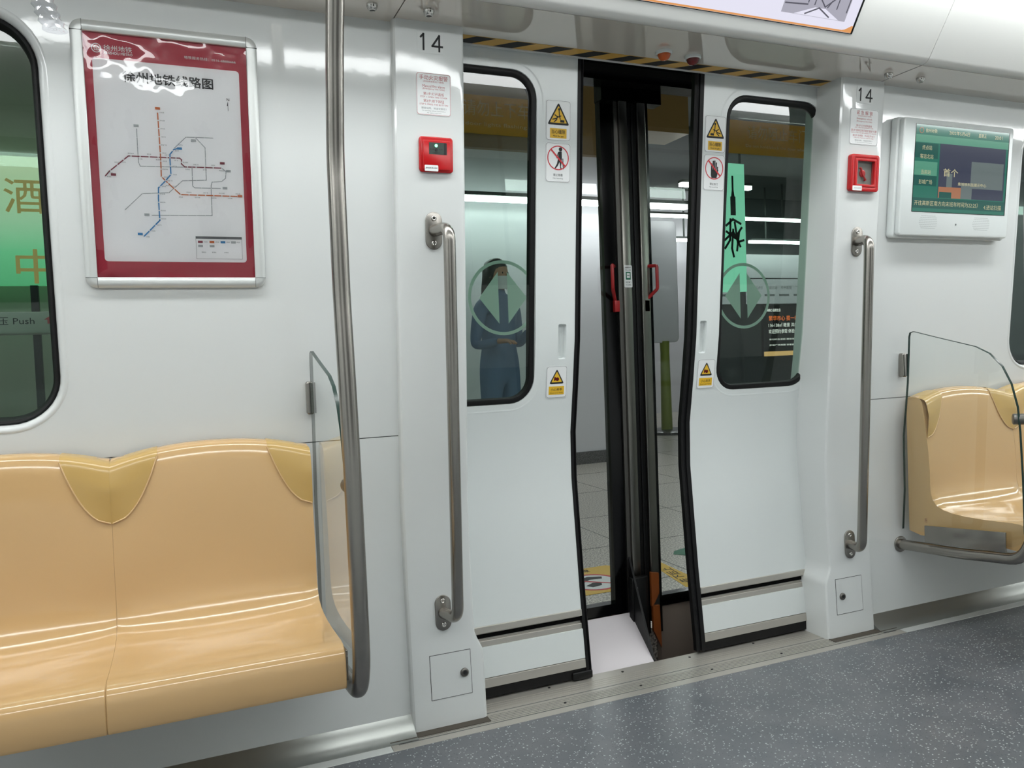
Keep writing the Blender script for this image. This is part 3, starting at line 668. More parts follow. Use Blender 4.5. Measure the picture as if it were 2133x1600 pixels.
for col, pts in (('maporange', [(-28.3, 120.8), (151.4, -78.8)]), ('mapred', [(-132.5, -39.6), (113, 0)]), ('mapblue', [(16.1, 29.6), (-82, -177.9)]), ('mapgrey', [(-77.4, 77), (126.6, -18.4), (116.6, -60.5), (-64.8, -131.3), (48.9, 50.8)])):
    for a, b in pts: MB().box(a*mm-.0055, a*mm+.0055, b*mm-.0028, b*mm+.0028, .0060, .0062).build('line_tag', M[col], o, smooth=0)
lettering([('徐州地铁线路图', -.0005, .1885, .200, .025, .028)], M['ink'], o, name='title', z=.0052)
lettering([('N', .133, .1547, None, .0065, .02)], M['ink'], o, name='north_letter', z=.0052)
poly2d([[(.1325, .149), (.1325, .128)]], .0009, .0050, .0053).merge(MB().prism([(.1300, .140), (.1325, .150), (.1325, .140)], .0050, .0053)).build('north_arrow', M['ink'], o, smooth=0)
lettering([('徐州地铁', -.107, .2495, .060, .0135, .008), ('XUZHOU METRO', -.107, .2385, .061, .0058, .02), ('地铁服务热线：0516-68686666', .096, .246, .118, .0072, .004)], M['sticker'], o, name='header_lettering', z=.0052, split=True)
g = ring2d(circle(-.1525, .2475, .0105, 28), circle(-.1525, .2475, .0088, 28), .0048, .0052)
g.merge(poly2d([[(-.159, .248), (-.1525, .254), (-.146, .248)], [(-.1565, .249), (-.1565, .2425), (-.1485, .2425), (-.1485, .249)], [(-.1525, .2425), (-.1525, .2485)]], .0012, .0048, .0052)); g.build('logo', M['sticker'], o, smooth=0)
MB().box(.0425, .1515, -.1865, -.1805, .0048, .0051).merge(ring2d(rrect(.0425, .1515, -.236, -.1805, .0002, 1), rrect(.0431, .1509, -.2354, -.1811, .0002, 1), .0048, .0051)).build('legend_frame', M['grey_ink'], o, smooth=0)
for col, xs, y in (('mapred', (.053,), -.194), ('maporange', (.080,), -.194), ('mapblue', (.106,), -.194), ('mapgrey', (.131, ), -.194), ('mapgrey', (.053, .080), -.204)):
    m = MB()
    for x in xs: m.box(x-.0055, x+.0055, y-.0027, y+.0027, .0048, .0051)
    m.build('legend_tag', M[col], o, smooth=0)
lettering([('1号线', .065, -.194, .009, .003), ('2号线', .092, -.194, .009, .003), ('3号线', .118, -.194, .008, .003), ('4号线', .142, -.194, .008, .003), ('换乘站', .060, -.2195, .010, .003), ('普通站', .084, -.2195, .010, .003), ('火车站', .113, -.2195, .010, .003), ('图例', .049, -.1835, .007, .003)], M['grey_ink'], o, name='legend_lettering', z=.0053)
# wrinkled clear film over the print
film = MB(); nx_, ny_ = 90, 140; rr = random.Random(5)
import mathutils
def fz(x, y):
    e_ = min(1, min(.18-abs(x), .282-abs(y))/.02+.15)
    return max(.0068, .0104+e_*(.0085*mathutils.noise.noise(Vector((x*6.5+2, y*5.5, 3.3)))+.0016*mathutils.noise.noise(Vector((x*15+4, y*13, 1.3)))+.0005*mathutils.noise.noise(Vector((x*45, y*40, 7.3)))))
film.v = [(-.180+.360*i/nx_, -.282+.564*j/ny_, fz(-.18+.36*i/nx_, -.282+.564*j/ny_)) for j in range(ny_+1) for i in range(nx_+1)]
film.f = [(j*(nx_+1)+i, j*(nx_+1)+i+1, (j+1)*(nx_+1)+i+1, (j+1)*(nx_+1)+i) for j in range(ny_) for i in range(nx_)]
film.build('clear_film', M['film'], o, smooth=90)

# ================================================================== INFORMATION SCREEN
o = thing('information_screen', 'white wall-mounted passenger information screen showing green station page', 'screen', frame(1.228, 1.640, WO-.001))
MB().rbox(-.292, .288, -.212, .208, .001, .030, .014).build('housing_base', M['door'], o, bevel=.004)
MB().rbox(-.284, .280, -.204, .204, .030, .050, .012).build('bezel', M['door'], o, bevel=.004)
SX0, SX1, SY0, SY1, SZ = -.226, .254, -.118, .184, .0502
sp = MB().box(SX0, SX1, SY0, SY1, SZ, SZ+.0006).build('display', M['scrgreen'], o, smooth=0)
ring2d(rrect(SX0-.002, SX1+.004, SY0-.002, SY1+.002, .0003, 1), rrect(SX0, SX1, SY0, SY1, .0002, 1), SZ-.001, SZ+.0008).build('display_edge', M['blackgloss'], sp, smooth=0)
def sb(x0, x1, y0, y1, m, dz=.001, nm='image_block'):
    return MB().box(SX0+x0*(SX1-SX0), SX0+x1*(SX1-SX0), SY0+y0*(SY1-SY0), SY0+y1*(SY1-SY0), SZ+.0006, SZ+dz).build(nm, M[m], sp, smooth=0)
sb(0, 1, .80, .885, 'scrlight'); sb(0, .235, .62, .79, 'scrdark'); sb(.0, .235, .30, .42, 'scrdark'); sb(.0, .235, .42, .58, 'scrlight'); sb(0, 1, .04, .16, 'scrdark')
sb(.255, .975, .17, .80, 'scrblue', .001); sb(.60, .96, .30, .62, 'scrmist', .0011); sb(.26, .50, .17, .30, 'scrorange', .0011); sb(.50, .62, .17, .36, 'scrmist', .0012); sb(.34, .40, .30, .46, 'scrmist', .0012); sb(.27, .40, .17, .24, 'scrdark', .0012)
W_, H_ = SX1-SX0, SY1-SY0
def sxy(a, b): return SX0+a*W_, SY0+b*H_
lettering([('徐州地铁', *sxy(.155, .935), .058, .014), ('2022年5月6日', *sxy(.45, .935), .105, .014), ('星期五', *sxy(.70, .935), .042, .014), ('20:01', *sxy(.88, .93), .040, .012),
           ('终点站', *sxy(.12, .74), .048, .016), ('客运北站', *sxy(.12, .64), .066, .016), ('当前站', *sxy(.12, .46), .048, .016), ('彭城广场', *sxy(.12, .345), .066, .016),
           ('首个', *sxy(.38, .47), .075, .028, .01), ('集地铁科技展示中心', *sxy(.62, .345), .150, .012, .01), ('开往高新区南方向末班车时间为22:25）', *sxy(.355, .10), .325, .018, .004), ('4.进站扫描', *sxy(.86, .085), .095, .018, .004)], M['scrtext'], sp, name='screen_lettering', z=SZ+.0014, split=True)
ring2d(circle(SX0+.026, SY0+.282, .0105, 20), circle(SX0+.026, SY0+.282, .0085, 20), SZ+.0006, SZ+.0012).build('screen_logo', M['scrorange'], sp, smooth=0)
dots = MB()
for cx0 in (-.140, .135):
    for j in range(8):
        hw = .048-.0022*abs(j-3.5)*1.6
        n_ = int(hw*2/.0052)
        for i in range(n_+1): dots.box(cx0-hw+i*.0052-.0008, cx0-hw+i*.0052+.0008, -.176+j*.0062-.0008, -.176+j*.0062+.0008, .0500, .0504)
tag(dots.build('speaker_holes', M['grey_ink'], o, smooth=0), kind='stuff')
MB().lathe([(.0035, .0500), (.0035, .0508), (0, .0508)], 12).xf(Matrix.Translation((0, -.160, 0))).build('sensor', M['grey_ink'], o)

# ceiling display above the door
a57 = math.radians(57); dy, dz = -math.cos(a57), math.sin(a57)
DM = Matrix(((1, 0, 0, 0), (0, dy, -dz, yl), (0, dz, dy, zl), (0, 0, 0, 1)))
DM = Matrix.Translation((0, dy*.030, dz*.030)) @ DM
o = thing('ceiling_display', 'wide bright advertising display in the cover above the doors', 'display', DM)
MB().rbox(-.512, .502, .0, .150, .0005, .0015, .002).build('bezel', M['blackgloss'], o, smooth=0)
dp = MB().box(-.505, .494, .002, .142, .0016, .0022).build('display_panel', M['lcdwhite'], o, smooth=0)
MB().prism([(-.505, .0025), (.494, .0025), (.494, .022), (.488, .022), (.476, .015), (.466, .0095), (.455, .0075), (-.505, .0075)], .0023, .0026).build('orange_line', M['lcdorange'], dp, smooth=0)
PX0, PX1 = .215, .455
MB().box(PX0, PX1, .030, .135, .0023, .0026).build('photograph', M['lcdgrey'], dp, smooth=0)
g = poly2d([[(PX0+.005, .055), (.30, .060)], [(.335, .085), (.365, .060), (.395, .085)], [(.30, .066), (.30, .085), (.325, .085), (.325, .062)], [(.41, .060), (.41, .095), (.45, .095), (.45, .055)], [(PX0+.01, .075), (PX0+.035, .080)], [(.26, .070), (.26, .085), (.275, .085)], [(.375, .060), (.385, .078)], [(.34, .135), (.352, .10), (.37, .12)], [(.30, .035), (.345, .055), (.39, .035)]], .004, .0027, .0029)
g.build('photograph_detail', M['lcddark'], dp, smooth=0)
MB().prism([(.26, .031), (.43, .031), (.37, .055), (.33, .055)], .00265, .0028).build('photograph_floor', M['lcdwhite'], dp, smooth=0)
MB().box(.07, .09, .128, .133, .0023, .0026).build('caption_line', M['lcddark'], dp, smooth=0)

# indicator lamps and studs under the soffit
def down(x, y): return Matrix(((1, 0, 0, x), (0, -1, 0, y), (0, 0, -1, H), (0, 0, 0, 1)))
for x, y, mm_, cl in ((-.041, -.094, 'lens_orange', 'orange'), (.069, -.086, 'lens_red', 'dark red')):
    o = thing('indicator_lamp', '%s domed door indicator lamp under the soffit' % cl, 'lamp', down(x, y))
    MB().lathe([(0, 0), (.026, 0), (.0255, .006), (.021, .009), (.020, .006), (0, .006)]).build('base_ring', M['door'], o, smooth=50)
    MB().lathe([(.0195, .006), (.019, .012), (.0165, .018), (.012, .023), (.006, .0255), (0, .026)]).build('lens', M[mm_], o, smooth=60)
for x, y, lb in ((-.943, -.149, 'chrome stud left of the ceiling joint above the left pillar'), (-.798, -.160, 'chrome stud just above the left pillar number'), (.808, -.155, 'chrome stud above the right pillar'), (.955, -.155, 'chrome stud right of the one above the right pillar')):
    o = thing('chrome_stud', lb, 'stud', down(x, y), 'chrome studs under the soffit')
    MB().lathe([(0, 0), (.0145, 0), (.0145, .005), (.0125, .011), (.0095, .016), (.007, .017), (.006, .013), (0, .013)], 18).build('body', M['chrome'], o, smooth=30)
    MB().lathe([(0, .0132), (.0055, .0132), (.004, .0155), (0, .0155)], 12).build('tip', M['ink'], o)

# ================================================================== SEATS
SW = .4640
def seat_top(u):   # u in -1..1 across the seat
    return .842+.034*(1-abs(u)**2.2)
def seat_sec(u):
    t = seat_top(u); c = math.cos(u*math.pi/2)**.8 if abs(u) < 1 else 0
    s = .010*c
    pts = [(.022, t-.012), (.016, t-.003), (.006, t), (-.018, t-.001), (-.034, t-.006), (-.043, t-.018), (-.050, t-.05), (-.062+s*.4, .72), (-.071+s, .65), (-.076+s, .58), (-.076+s*.8, .53), (-.078+s*.4, .50), (-.086, .475-s*.3), (-.102, .457-s*.5), (-.128, .446-s*.8), (-.165, .440-s),
           (-.22, .4375-s), (-.28, .439-s), (-.34, .4425-s*.7), (-.39, .446-s*.2), (-.412, .445), (-.427, .439), (-.436, .428), (-.440, .412), (-.441, .385), (-.441, .362), (-.436, .354), (-.425, .352), (-.36, .356), (-.2, .345), (-.03, .335), (.018, .345)]
    return pts
def inset_patch(side):
    """half of the darker V-shaped inset at a top corner; side = -1 left, 1 right"""
    m = MB(); rows = 14; cols = 8; zb = .700
    vs = []
    tcor = seat_top(1)
    for j in range(rows+1):
        q = j/rows; 
        for i in range(cols+1):
            s = i/cols
            # parabola half width grows with height
            hw = .104*math.sqrt(max(q, 0.0005))
            x = side*(SW/2+.0001-hw*(1-s)); u = x/(SW/2)
            tt = seat_top(u)-.0; z = zb+(tt-.017-zb)*q
            yb = interp(z, [.65, .72, tt-.05, tt-.018, tt-.006], [-.071, -.062, -.050, -.043, -.034])
            vs.append((x, yb-.0022-.020*s*min(1, q*1.6)*(1 if True else 0), z))
    # roll over the top edge back to the wall
    base = len(vs); n = cols+1
    for (dy_, dz_) in ((.006, .009), (.016, .0145), (.034, .0175), (.052, .0175)):
        for i in range(cols+1):
            p = vs[rows*n+i]; vs.append((p[0], min(p[1]+dy_, .016) if dy_ < .05 else .016, p[2]+dz_))
    R_ = rows+4; fs = [(j*n+i, j*n+i+1, (j+1)*n+i+1, (j+1)*n+i) for j in range(R_) for i in range(cols)]
    m.add(vs, fs); return m
def make_seat(x, label, sticker=False):
    o = thing('train_seat', label, 'seat', Matrix.Translation((x, 0, 0)), 'tan moulded bench seats')
    rings = []
    N = 26
    for i in range(N+1):
        u = -1+2*i/N; e = 0
        pts = seat_sec(u)
        if i in (0, N):
            cy_ = -.2; pts = [(yy+(.0015 if yy < 0 and zz > .36 and yy > -.42 else (.002 if yy <= -.42 else 0)), zz-(.0015 if zz > .43 else 0)) for yy, zz in pts]
            xx = u*SW/2
        elif i in (1, N-1): xx = (u/abs(u))*(SW/2-.002)
        else: xx = u*(SW/2)
        rings.append([(xx, yy, zz) for yy, zz in pts])
    MB().loft(rings).build('shell', M['tan'], o, smooth=38)
    for s in (-1, 1):
        ip = inset_patch(s); ed_ = [ip.v[j*9] for j in range(15)]
        pt = ip.build('backrest_inset', M['mustard'], o, smooth=35)
        MB().tube([(px_, py_+.0005, pz_) for px_, py_, pz_ in ed_], .0022, 8).build('inset_rim', M['tan'], pt, smooth=60)
    return o
make_seat(-1.1345-SW/2, 'tan moulded seat nearest the left door pillar')
make_seat(-1.1345-SW*1.5-.0004, 'tan moulded seat under the left window, cut by the frame')
rs = make_seat(1.066+SW/2, 'tan moulded seat behind the right glass partition')
make_seat(1.066+SW*1.5+.001, 'tan moulded seat under the right window, mostly hidden')
MB().box(0, 0, 0, 0, 0, 0)
lg = MB()
for k, (dx, dz2, a, b) in enumerate(((0, 0, .010, .002), (0, .004, .010, .0015), (0, .008, .010, .0015), (0, -.004, .010, .0015))): lg.box(-.0006-SW/2, -SW/2, -.055-a/2, -.055+a/2, .392+dz2, .392+dz2+b)
lg.build('maker_mark', M['amber'], rs, smooth=0)

# ================================================================== STANCHION POLES AND GLASS PARTITIONS
def side_frame(sgn, X, label, lean=0):
    o = thing('stanchion_pole', label, 'pole', Matrix.Translation((X, 0, 0)), 'bent stanchion poles at the bench ends')
    pts = [(0, .044, .288), (0, -.20, .306), (0, -.425, .334), (0, -.462, .41), (0, -.460, .60), (0, -.452, .85), (0, -.440, 1.02), (0, -.424, 1.20), (0, -.424, 1.50), (0, -.47, 1.72), (0, -.53, 1.90), (0, -.60, 2.10), (0, -.62, 2.2)]
    pts = [(lean*min(1, max(0, (z-.40)/.25)), y, z) for x, y, z in pts]
    P_ = bend(pts, .05, 5)
    MB().tube(P_, .0190, 24).build('tube', M['steel'], o, smooth=60)
    MB().rbox(-.03, .03, -.03, .03, 0, .006, .029).xf(Matrix(((1, 0, 0, 0), (0, 0, -1, .0485), (0, 1, 0, .288), (0, 0, 0, 1)))).build('wall_flange', M['steel'], o, bevel=.001)
    # support plate that carries the glass
    xs = .0
    MB().box(xs-.016, xs-.010, -.385, -.078, .328, .330).build('support_lip', M['steel'], o, smooth=0) if False else None
    m = MB().loft([[(x_, y_, z_) for y_, z_ in ((-.078, .322), (-.385, .350), (-.385, .418), (-.078, .384))] for x_ in (-.021, -.015)])
    m.build('support_plate', M['steel'], o, bevel=.001)
    # round clip on the pole gripping the glass
    c = MB().tube([(lean, -.452, .790), (lean*.5, -.43, .790), (0, -.400, .790)], .018, 20).build('glass_clip', M['darksteel'], o, smooth=60, bevel=.003)
    return o
side_frame(-1, -1.105, 'tall steel pole in front of the left bench end')
side_frame(1, 1.050, 'steel pole at the right bench end, low tube in view', .062)
def partition(X, label):
    o = thing('glass_partition', label, 'partition', Matrix.Translation((X, 0, 0)), 'glass partitions at the bench ends')
    out = [(.030, .350), (.020, .50), (.020, .70), (-.002, .90), (-.012, 1.070), (-.016, 1.084), (-.030, 1.088), (-.15, 1.058), (-.275, 1.028), (-.325, 1.004), (-.368, .962), (-.398, .905), (-.418, .83), (-.425, .75), (-.432, .60), (-.436, .42), (-.425, .385), (-.40, .37)]
    n = len(out)
    MB().loft([[(x, y, z) for y, z in out] for x in (-.004, .004)]).build('pane', M['clear'], o, smooth=0)
    # polished green edge: thin band around the rim
    m = MB(); inn = []
    ed = out[0:16]
    for x0, x1 in ((-.0042, .0042),):
        rings = []
        for i, (y, z) in enumerate(ed):
            a = ed[max(i-1, 0)]; b = ed[min(i+1, len(ed)-1)]; ty, tz = b[0]-a[0], b[1]-a[1]; d = math.hypot(ty, tz); ny, nz = tz/d, -ty/d
            rings.append([(x0, y, z), (x1, y, z), (x1, y+ny*.0018, z+nz*.0018), (x0, y+ny*.0018, z+nz*.0018)])
        m.loft(rings)
    m.build('polished_edge', M['clearedge'], o, smooth=40)
    cl = MB().rbox(-.013, .007, -.044, .044, -.004, .020, .006).build('wall_clamp', M['steel'], o, bevel=.004, seg=3)
    cl.matrix_local = Matrix.Translation((0, 0, 0)) @ Matrix(((1, 0, 0, 0), (0, 0, -1, Y(.966)+WO-.003), (0, 1, 0, .966), (0, 0, 0, 1)))
    MB().rbox(.0072, .0105, -.041, .041, .000, .0205, .001).build('clamp_rubber', M['black'], cl)
    return o
partition(-1.1135, 'edge-on clear glass partition between left bench and pole')
partition(1.049, 'curved clear glass partition in front of the right bench')

# hanging clear grip near the camera
o = thing('hanging_grip', 'ribbed clear plastic hanging grip in the top left corner', 'grip', Matrix.Translation((-1.6105, -.50, 1.655)))
m = MB(); rings = []
for k in range(25):
    t = k/24; ang = math.radians(-100+200*t)
    cx_ = .0; R2 = .060
    px = cx_-R2*.25*math.cos(math.radians(180*t-90))*1.4; pz = .02+.17*t
    rr_ = .0165+.0018*math.cos(t*24*math.pi)
    px = -.018*math.sin(math.pi*t)*1.2
    rings.append([(px+rr_*1.15*math.cos(a_), rr_*math.sin(a_), pz) for a_ in [2*math.pi*q/18 for q in range(18)]])
m.loft(rings); m.build('grip', M['grip'], o, smooth=40)
MB().tube([(0, 0, .18), (0, 0, .30), (0, 0, .48)], .008, 10).build('strap', M['grip'], o)

# ================================================================== PLATFORM SCREEN DOORS
PY = .38
o = tag(MB().box(-6, 11, .415, 10.2, -.3, 0).build('floor_platform', M['granite'], smooth=0), kind='structure')
jn = MB()
for y in (.95, 1.6, 2.3, 3.1, 3.9, 4.7, 5.5): jn.box(-3, 8, y, y+.006, 0, .0004)
for x in [-1.5+.75*k for k in range(12)]: jn.box(x, x+.005, .42, 9, 0, .0004)
jn.build('tile_joints', M['skirt'], o, smooth=0)
hd = tag(MB().box(-6, 9, PY-.05, PY+.03, 2.015, 3.6).build('trim_8', M['blackgloss'], smooth=0), kind='structure')
def psd(sgn, label):
    """sgn -1 left leaf; meeting line x = .134"""
    c = .1215
    X = lambda a: c+sgn*a
    o = thing('platform_screen_door', label, 'platform door', Matrix.Translation((c, PY, 0)), 'platform screen door leaves')
    def bx(a0, a1, y0, y1, z0, z1, nm, m, par=None, bev=0):
        lo_, hi_ = sorted((sgn*a0, sgn*a1)); return MB().box(lo_, hi_, y0, y1, z0, z1).build(nm, M[m], par or o, smooth=0 if not bev else 40, bevel=bev)
    bx(.001, .0205, -.012, .03, .0, 2.02, 'rubber_seal', 'black', None, .003)
    bx(.021, .056, -.022, .03, .045, 1.98, 'steel_strip', 'psteel', None, .003)
    bx(.001, .125, -.0225, .03, 1.955, 2.03, 'top_cap', 'blackgloss')
    if sgn < 0: bx(.057, .072, -.012, .03, .0, 2.02, 'dark_strip', 'darksteel'); bx(.0725, .123, -.004, .03, .0, 2.02, 'black_stile', 'blackgloss'); g0 = .118
    else: bx(.057, .073, -.010, .03, .0, 2.02, 'black_stile', 'blackgloss'); g0 = .070
    gl = bx(g0, 1.20, .004, .016, .13, 2.02, 'glass_pane', 'psd_glass')
    bx(g0, 1.22, -.008, .03, .095, .135, 'bottom_rail', 'blackgloss')
    bx(g0, 1.22, .0, .028, -.12 if sgn > 0 else .0, .094, 'kick_panel', 'brownkick')
    bx(1.20, 1.22, -.006, .03, .0, 2.03, 'outer_stile', 'blackgloss')
    # red manual release handle
    h = MB(); q = .083
    hx = .116 if sgn < 0 else .071
    h.tube(bend([(sgn*(hx-.03), -.006, 1.365), (sgn*hx, -.045, 1.365), (sgn*hx, -.045, 1.280), (sgn*(hx-.028), -.010, 1.240), (sgn*(hx-.028), -.004, 1.20)], .006, 2), .0065, 8)
    h.box(*sorted((sgn*(hx-.040), sgn*(hx-.020))), -.022, -.006, 1.200, 1.24)
    h.build('release_handle', M['redhandle'], o, bevel=.002)
    # gold warning band high on the glass, with lettering
    b0, b1 = (.388, 1.15) if sgn < 0 else (.40, 1.15)
    bd = bx(b0, b1, -.0005, .0035, 1.807, 1.935, 'warning_band', 'band')
    t = bpy.data.objects.new('x', None)
    B = Matrix(((1, 0, 0, 0), (0, 0, -1, -.001), (0, 1, 0, 0), (0, 0, 0, 1)))
    if sgn < 0: L = [('灯闪铃响 请勿上下车', -.625, 1.893, .455, .052, .004), ('when door lights flashing', -.56, 1.838, .30, .016)]
    else: L = [('请勿阻止车门关闭', .735, 1.893, .40, .052, .004), ('Do not hold/block the door when closing', .71, 1.838, .37, .015)]
    if sgn < 0: L = [(a, b+.0, *r) for a, b, *r in L]
    tx = lettering(L, M['bandtext'], bd, name='lettering', z=.0); tx.matrix_local = B
    # frosted round decal of two facing arrows
    rc = (-.522 if sgn < 0 else .495); rz = 1.255
    rg = ring2d(circle(rc, rz, .128, 48), circle(rc, rz, .117, 48), 0, .0008)
    rg.prism([(rc-.017, rz+.088), (rc-.017, rz-.088), (rc-.088, rz)], 0, .0008).prism([(rc+.017, rz-.088), (rc+.017, rz+.088), (rc+.088, rz)], 0, .0008)
    dc = rg.build('arrow_decal', M['frostw'], gl, smooth=0); dc.matrix_local = B
    return o
pl = psd(-1, 'left platform screen door leaf, with the small green and white instruction label')
pr = psd(1, 'right platform screen door leaf, beside the amber guard')
s_ = thing('release_label', None, None) ; bpy.data.objects.remove(s_)
sl = MB().rbox(-.0165, .0165, -.040, .040, 0, .0008, .004).build('instruction_label', M['sticker'], pl, smooth=0)
sl.matrix_local = Matrix(((1, 0, 0, -.0385), (0, 0, -1, -.0235), (0, 1, 0, 1.327), (0, 0, 0, 1)))
g = ring2d(rrect(-.010, .010, -.012, .016, .001), rrect(-.006, .007, -.006, .012, .001), .0009, .0012).build('green_frame', M['green'], sl, smooth=0)
lettering([('解锁拉手', 0, .032, .022, .005, .01), ('PULL HERE', 0, .023, .022, .004), ('▬', .0, .004, .010, .002), ('拉开滑门', 0, -.021, .022, .005, .01), ('TO OPEN', 0, -.031, .022, .004)], M['ink'], sl, z=.0013)
# bracket, amber guard and apron at the foot of the meeting stiles
o = thing('guard_bracket', 'black bolted guard plate at the foot of the platform door stiles', 'bracket', Matrix.Translation((.075, .335, 0)))
MB().loft([[(x, y, z) for x, y in ((-.036, -.014), (.020, -.014), (.036, -.004), (.036, .014), (-.036, .014))] for z in (-.12, .232)]).build('plate', M['black'], o, bevel=.002)
for z in (.195, .095):
    b = MB().lathe([(.0075, 0), (.0075, .003), (.004, .005), (0, .005)], 12).build('bolt', M['chrome'], o); b.matrix_local = Matrix(((1, 0, 0, -.022), (0, 0, -1, -.014), (0, 1, 0, z), (0, 0, 0, 1)))
o = tag(MB().loft([[(x, y, z) for y in (.298, .306) for x, z in (())] for x in ()] or [[(.114, .3, z) for z in (0,)]]).build('x', M['amber']) if False else
        MB().add([(.118, .318, .245), (.150, .318, .240), (.150, .318, .165), (.122, .318, .120), (.118, .318, .12), (.122, .318, .03), (.155, .318, -.04), (.150, .318, .12),
                  (.118, .33, .245), (.150, .33, .240), (.150, .33, .165), (.122, .33, .120), (.118, .33, .12), (.122, .33, .03), (.155, .33, -.04), (.150, .33, .12)],
                 [(0, 1, 2, 3, 4), (8, 12, 11, 10, 9), (3, 7, 6, 5), (11, 13, 14, 15), (0, 8, 9, 1), (1, 9, 10, 2), (2, 10, 11, 3), (3, 11, 15, 7), (7, 15, 14, 6), (6, 14, 13, 5), (5, 13, 11, 3), (0, 4, 12, 8)]).build('amber_guard', M['amber'], smooth=0),
        'amber plastic guard at the foot of the right platform door', 'guard')
ap = MB().add([(-.60, .365, .095), (.052, .365, .095), (.012, .150, -.006), (-.60, .150, -.006), (-.60, .365, .085), (.052, .365, .085), (.012, .150, -.02), (-.60, .150, -.02)],
              [(0, 1, 2, 3), (4, 7, 6, 5), (0, 4, 5, 1), (1, 5, 6, 2), (2, 6, 7, 3), (3, 7, 4, 0)])
ap_o = tag(ap.build('platform_apron', M['apron'], smooth=0), 'white sloping apron between the train and the platform door, with a black side board', 'apron')
sd = (MB().add([(.052, .366, .30), (.052, .366, -.12), (.014, .158, -.12), (.014, .158, -.006), (.060, .366, .30), (.060, .366, -.12), (.022, .158, -.12), (.022, .158, -.006)],
         [(0, 1, 2, 3), (4, 7, 6, 5), (0, 4, 5, 1), (1, 5, 6, 2), (2, 6, 7, 3), (3, 7, 4, 0)]).build('side_board', M['black'], ap_o, smooth=0))
# fixed side screen with push bar, seen through the left window
o = thing('platform_emergency_door', 'glazed platform emergency door with push bar, behind the left window', 'platform door', Matrix.Translation((-2.3, PY, 0)))
MB().box(-1.2, 1.14, .0, .012, .0, 2.02).build('glass_pane', M['psd_glass'], o, smooth=0)
MB().box(-1.2, -1.14, -.02, .03, 0, 2.03).box(1.12, 1.16, -.02, .03, 0, 2.03).box(-1.2, 1.16, -.015, .03, .0, .1).build('frame', M['psteel'], o, smooth=0)
pb = MB().rbox(-1.1, 1.1, 1.165, 1.225, -.01, .05, .012).xf(Matrix(((1, 0, 0, 0), (0, 0, -1, 0), (0, 1, 0, 0), (0, 0, 0, 1)))).build('push_bar', mat('bar_grey', rgb(150, 156, 146), .4), o, bevel=.004)
t = lettering([('推压 Push', .455, 1.201, .115, .022)], M['ink'], pb, z=.051); t.matrix_local = Matrix(((1, 0, 0, 0), (0, 0, -1, 0), (0, 1, 0, 0), (0, 0, 0, 1)))
t = MB().prism([(.535, 1.203), (.550, 1.213), (.565, 1.203), (.557, 1.203), (.557, 1.192), (.543, 1.192), (.543, 1.203)], .0505, .0515).build('arrow', M['rednote'], pb, smooth=0); t.matrix_local = Matrix(((1, 0, 0, 0), (0, 0, -1, 0), (0, 1, 0, 0), (0, 0, 0, 1)))
o = thing('platform_screen', 'fixed glazed platform screen right of the screen doors', 'platform screen', Matrix.Translation((2.3, PY, 0)))
MB().box(-.92, 2, .0, .012, .0, 2.02).build('glass_pane', M['psd_glass'], o, smooth=0)
MB().box(-.95, -.92, -.02, .03, 0, 2.03).box(1.9, 2, -.02, .03, 0, 2.03).box(-.95, 2, -.015, .03, .0, .1).build('frame', M['psteel'], o, smooth=0)

# ================================================================== STATION BEYOND
tag(MB().box(-6, 11, .75, 11, 3.6, 3.7).build('ceiling_station', M['stceil'], smooth=0), kind='structure')
tag(MB().box(.5, 2.45, 4.38, 4.8, 2.86, 3.6).box(2.45, 3.26, 4.38, 4.8, 3.13, 3.6).build('ceiling_bulkhead', M['brown'], smooth=0), kind='structure')
wa = tag(MB().box(.55, 2.75, 4.45, 4.75, 0, 3.2).build('wall_station', M['stwall'], smooth=0, bevel=.01), kind='structure')
MB().box(.54, 2.76, 4.43, 4.46, 0, .115).build('skirting', M['skirt'], wa, smooth=0)
tag(MB().box(-6, -.6, 3.6, 3.7, 0, 3.6).build('wall_station_side', mat('side_wall', rgb(170, 178, 160), .4), smooth=0), kind='structure')
tag(MB().box(2.0, 6.85, 8.8, 8.9, 0, 3.6).build('wall_station_far', M['stwall'], smooth=0), kind='structure')
o = thing('platform_totem', 'pale rounded information totem on a green pole, seen through the right door pane', 'sign', Matrix.Translation((4.12, 6.2, 0)))
MB().rbox(-.24, .20, 1.12, 2.62, -.03, .03, .07).xf(Matrix(((1, 0, 0, 0), (0, 0, -1, 0), (0, 1, 0, 0), (0, 0, 0, 1)))).build('board', M['stwall'], o, bevel=.008)
MB().lathe([(.07, .04), (.055, 1.0), (.06, 1.14)], 20).build('pole', mat('olive_pole', rgb(128, 140, 60), .4), o, smooth=60)
MB().lathe([(.30, 0), (.30, .03), (.26, .045), (.08, .05)], 32).build('base', M['skirt'], o, smooth=40)
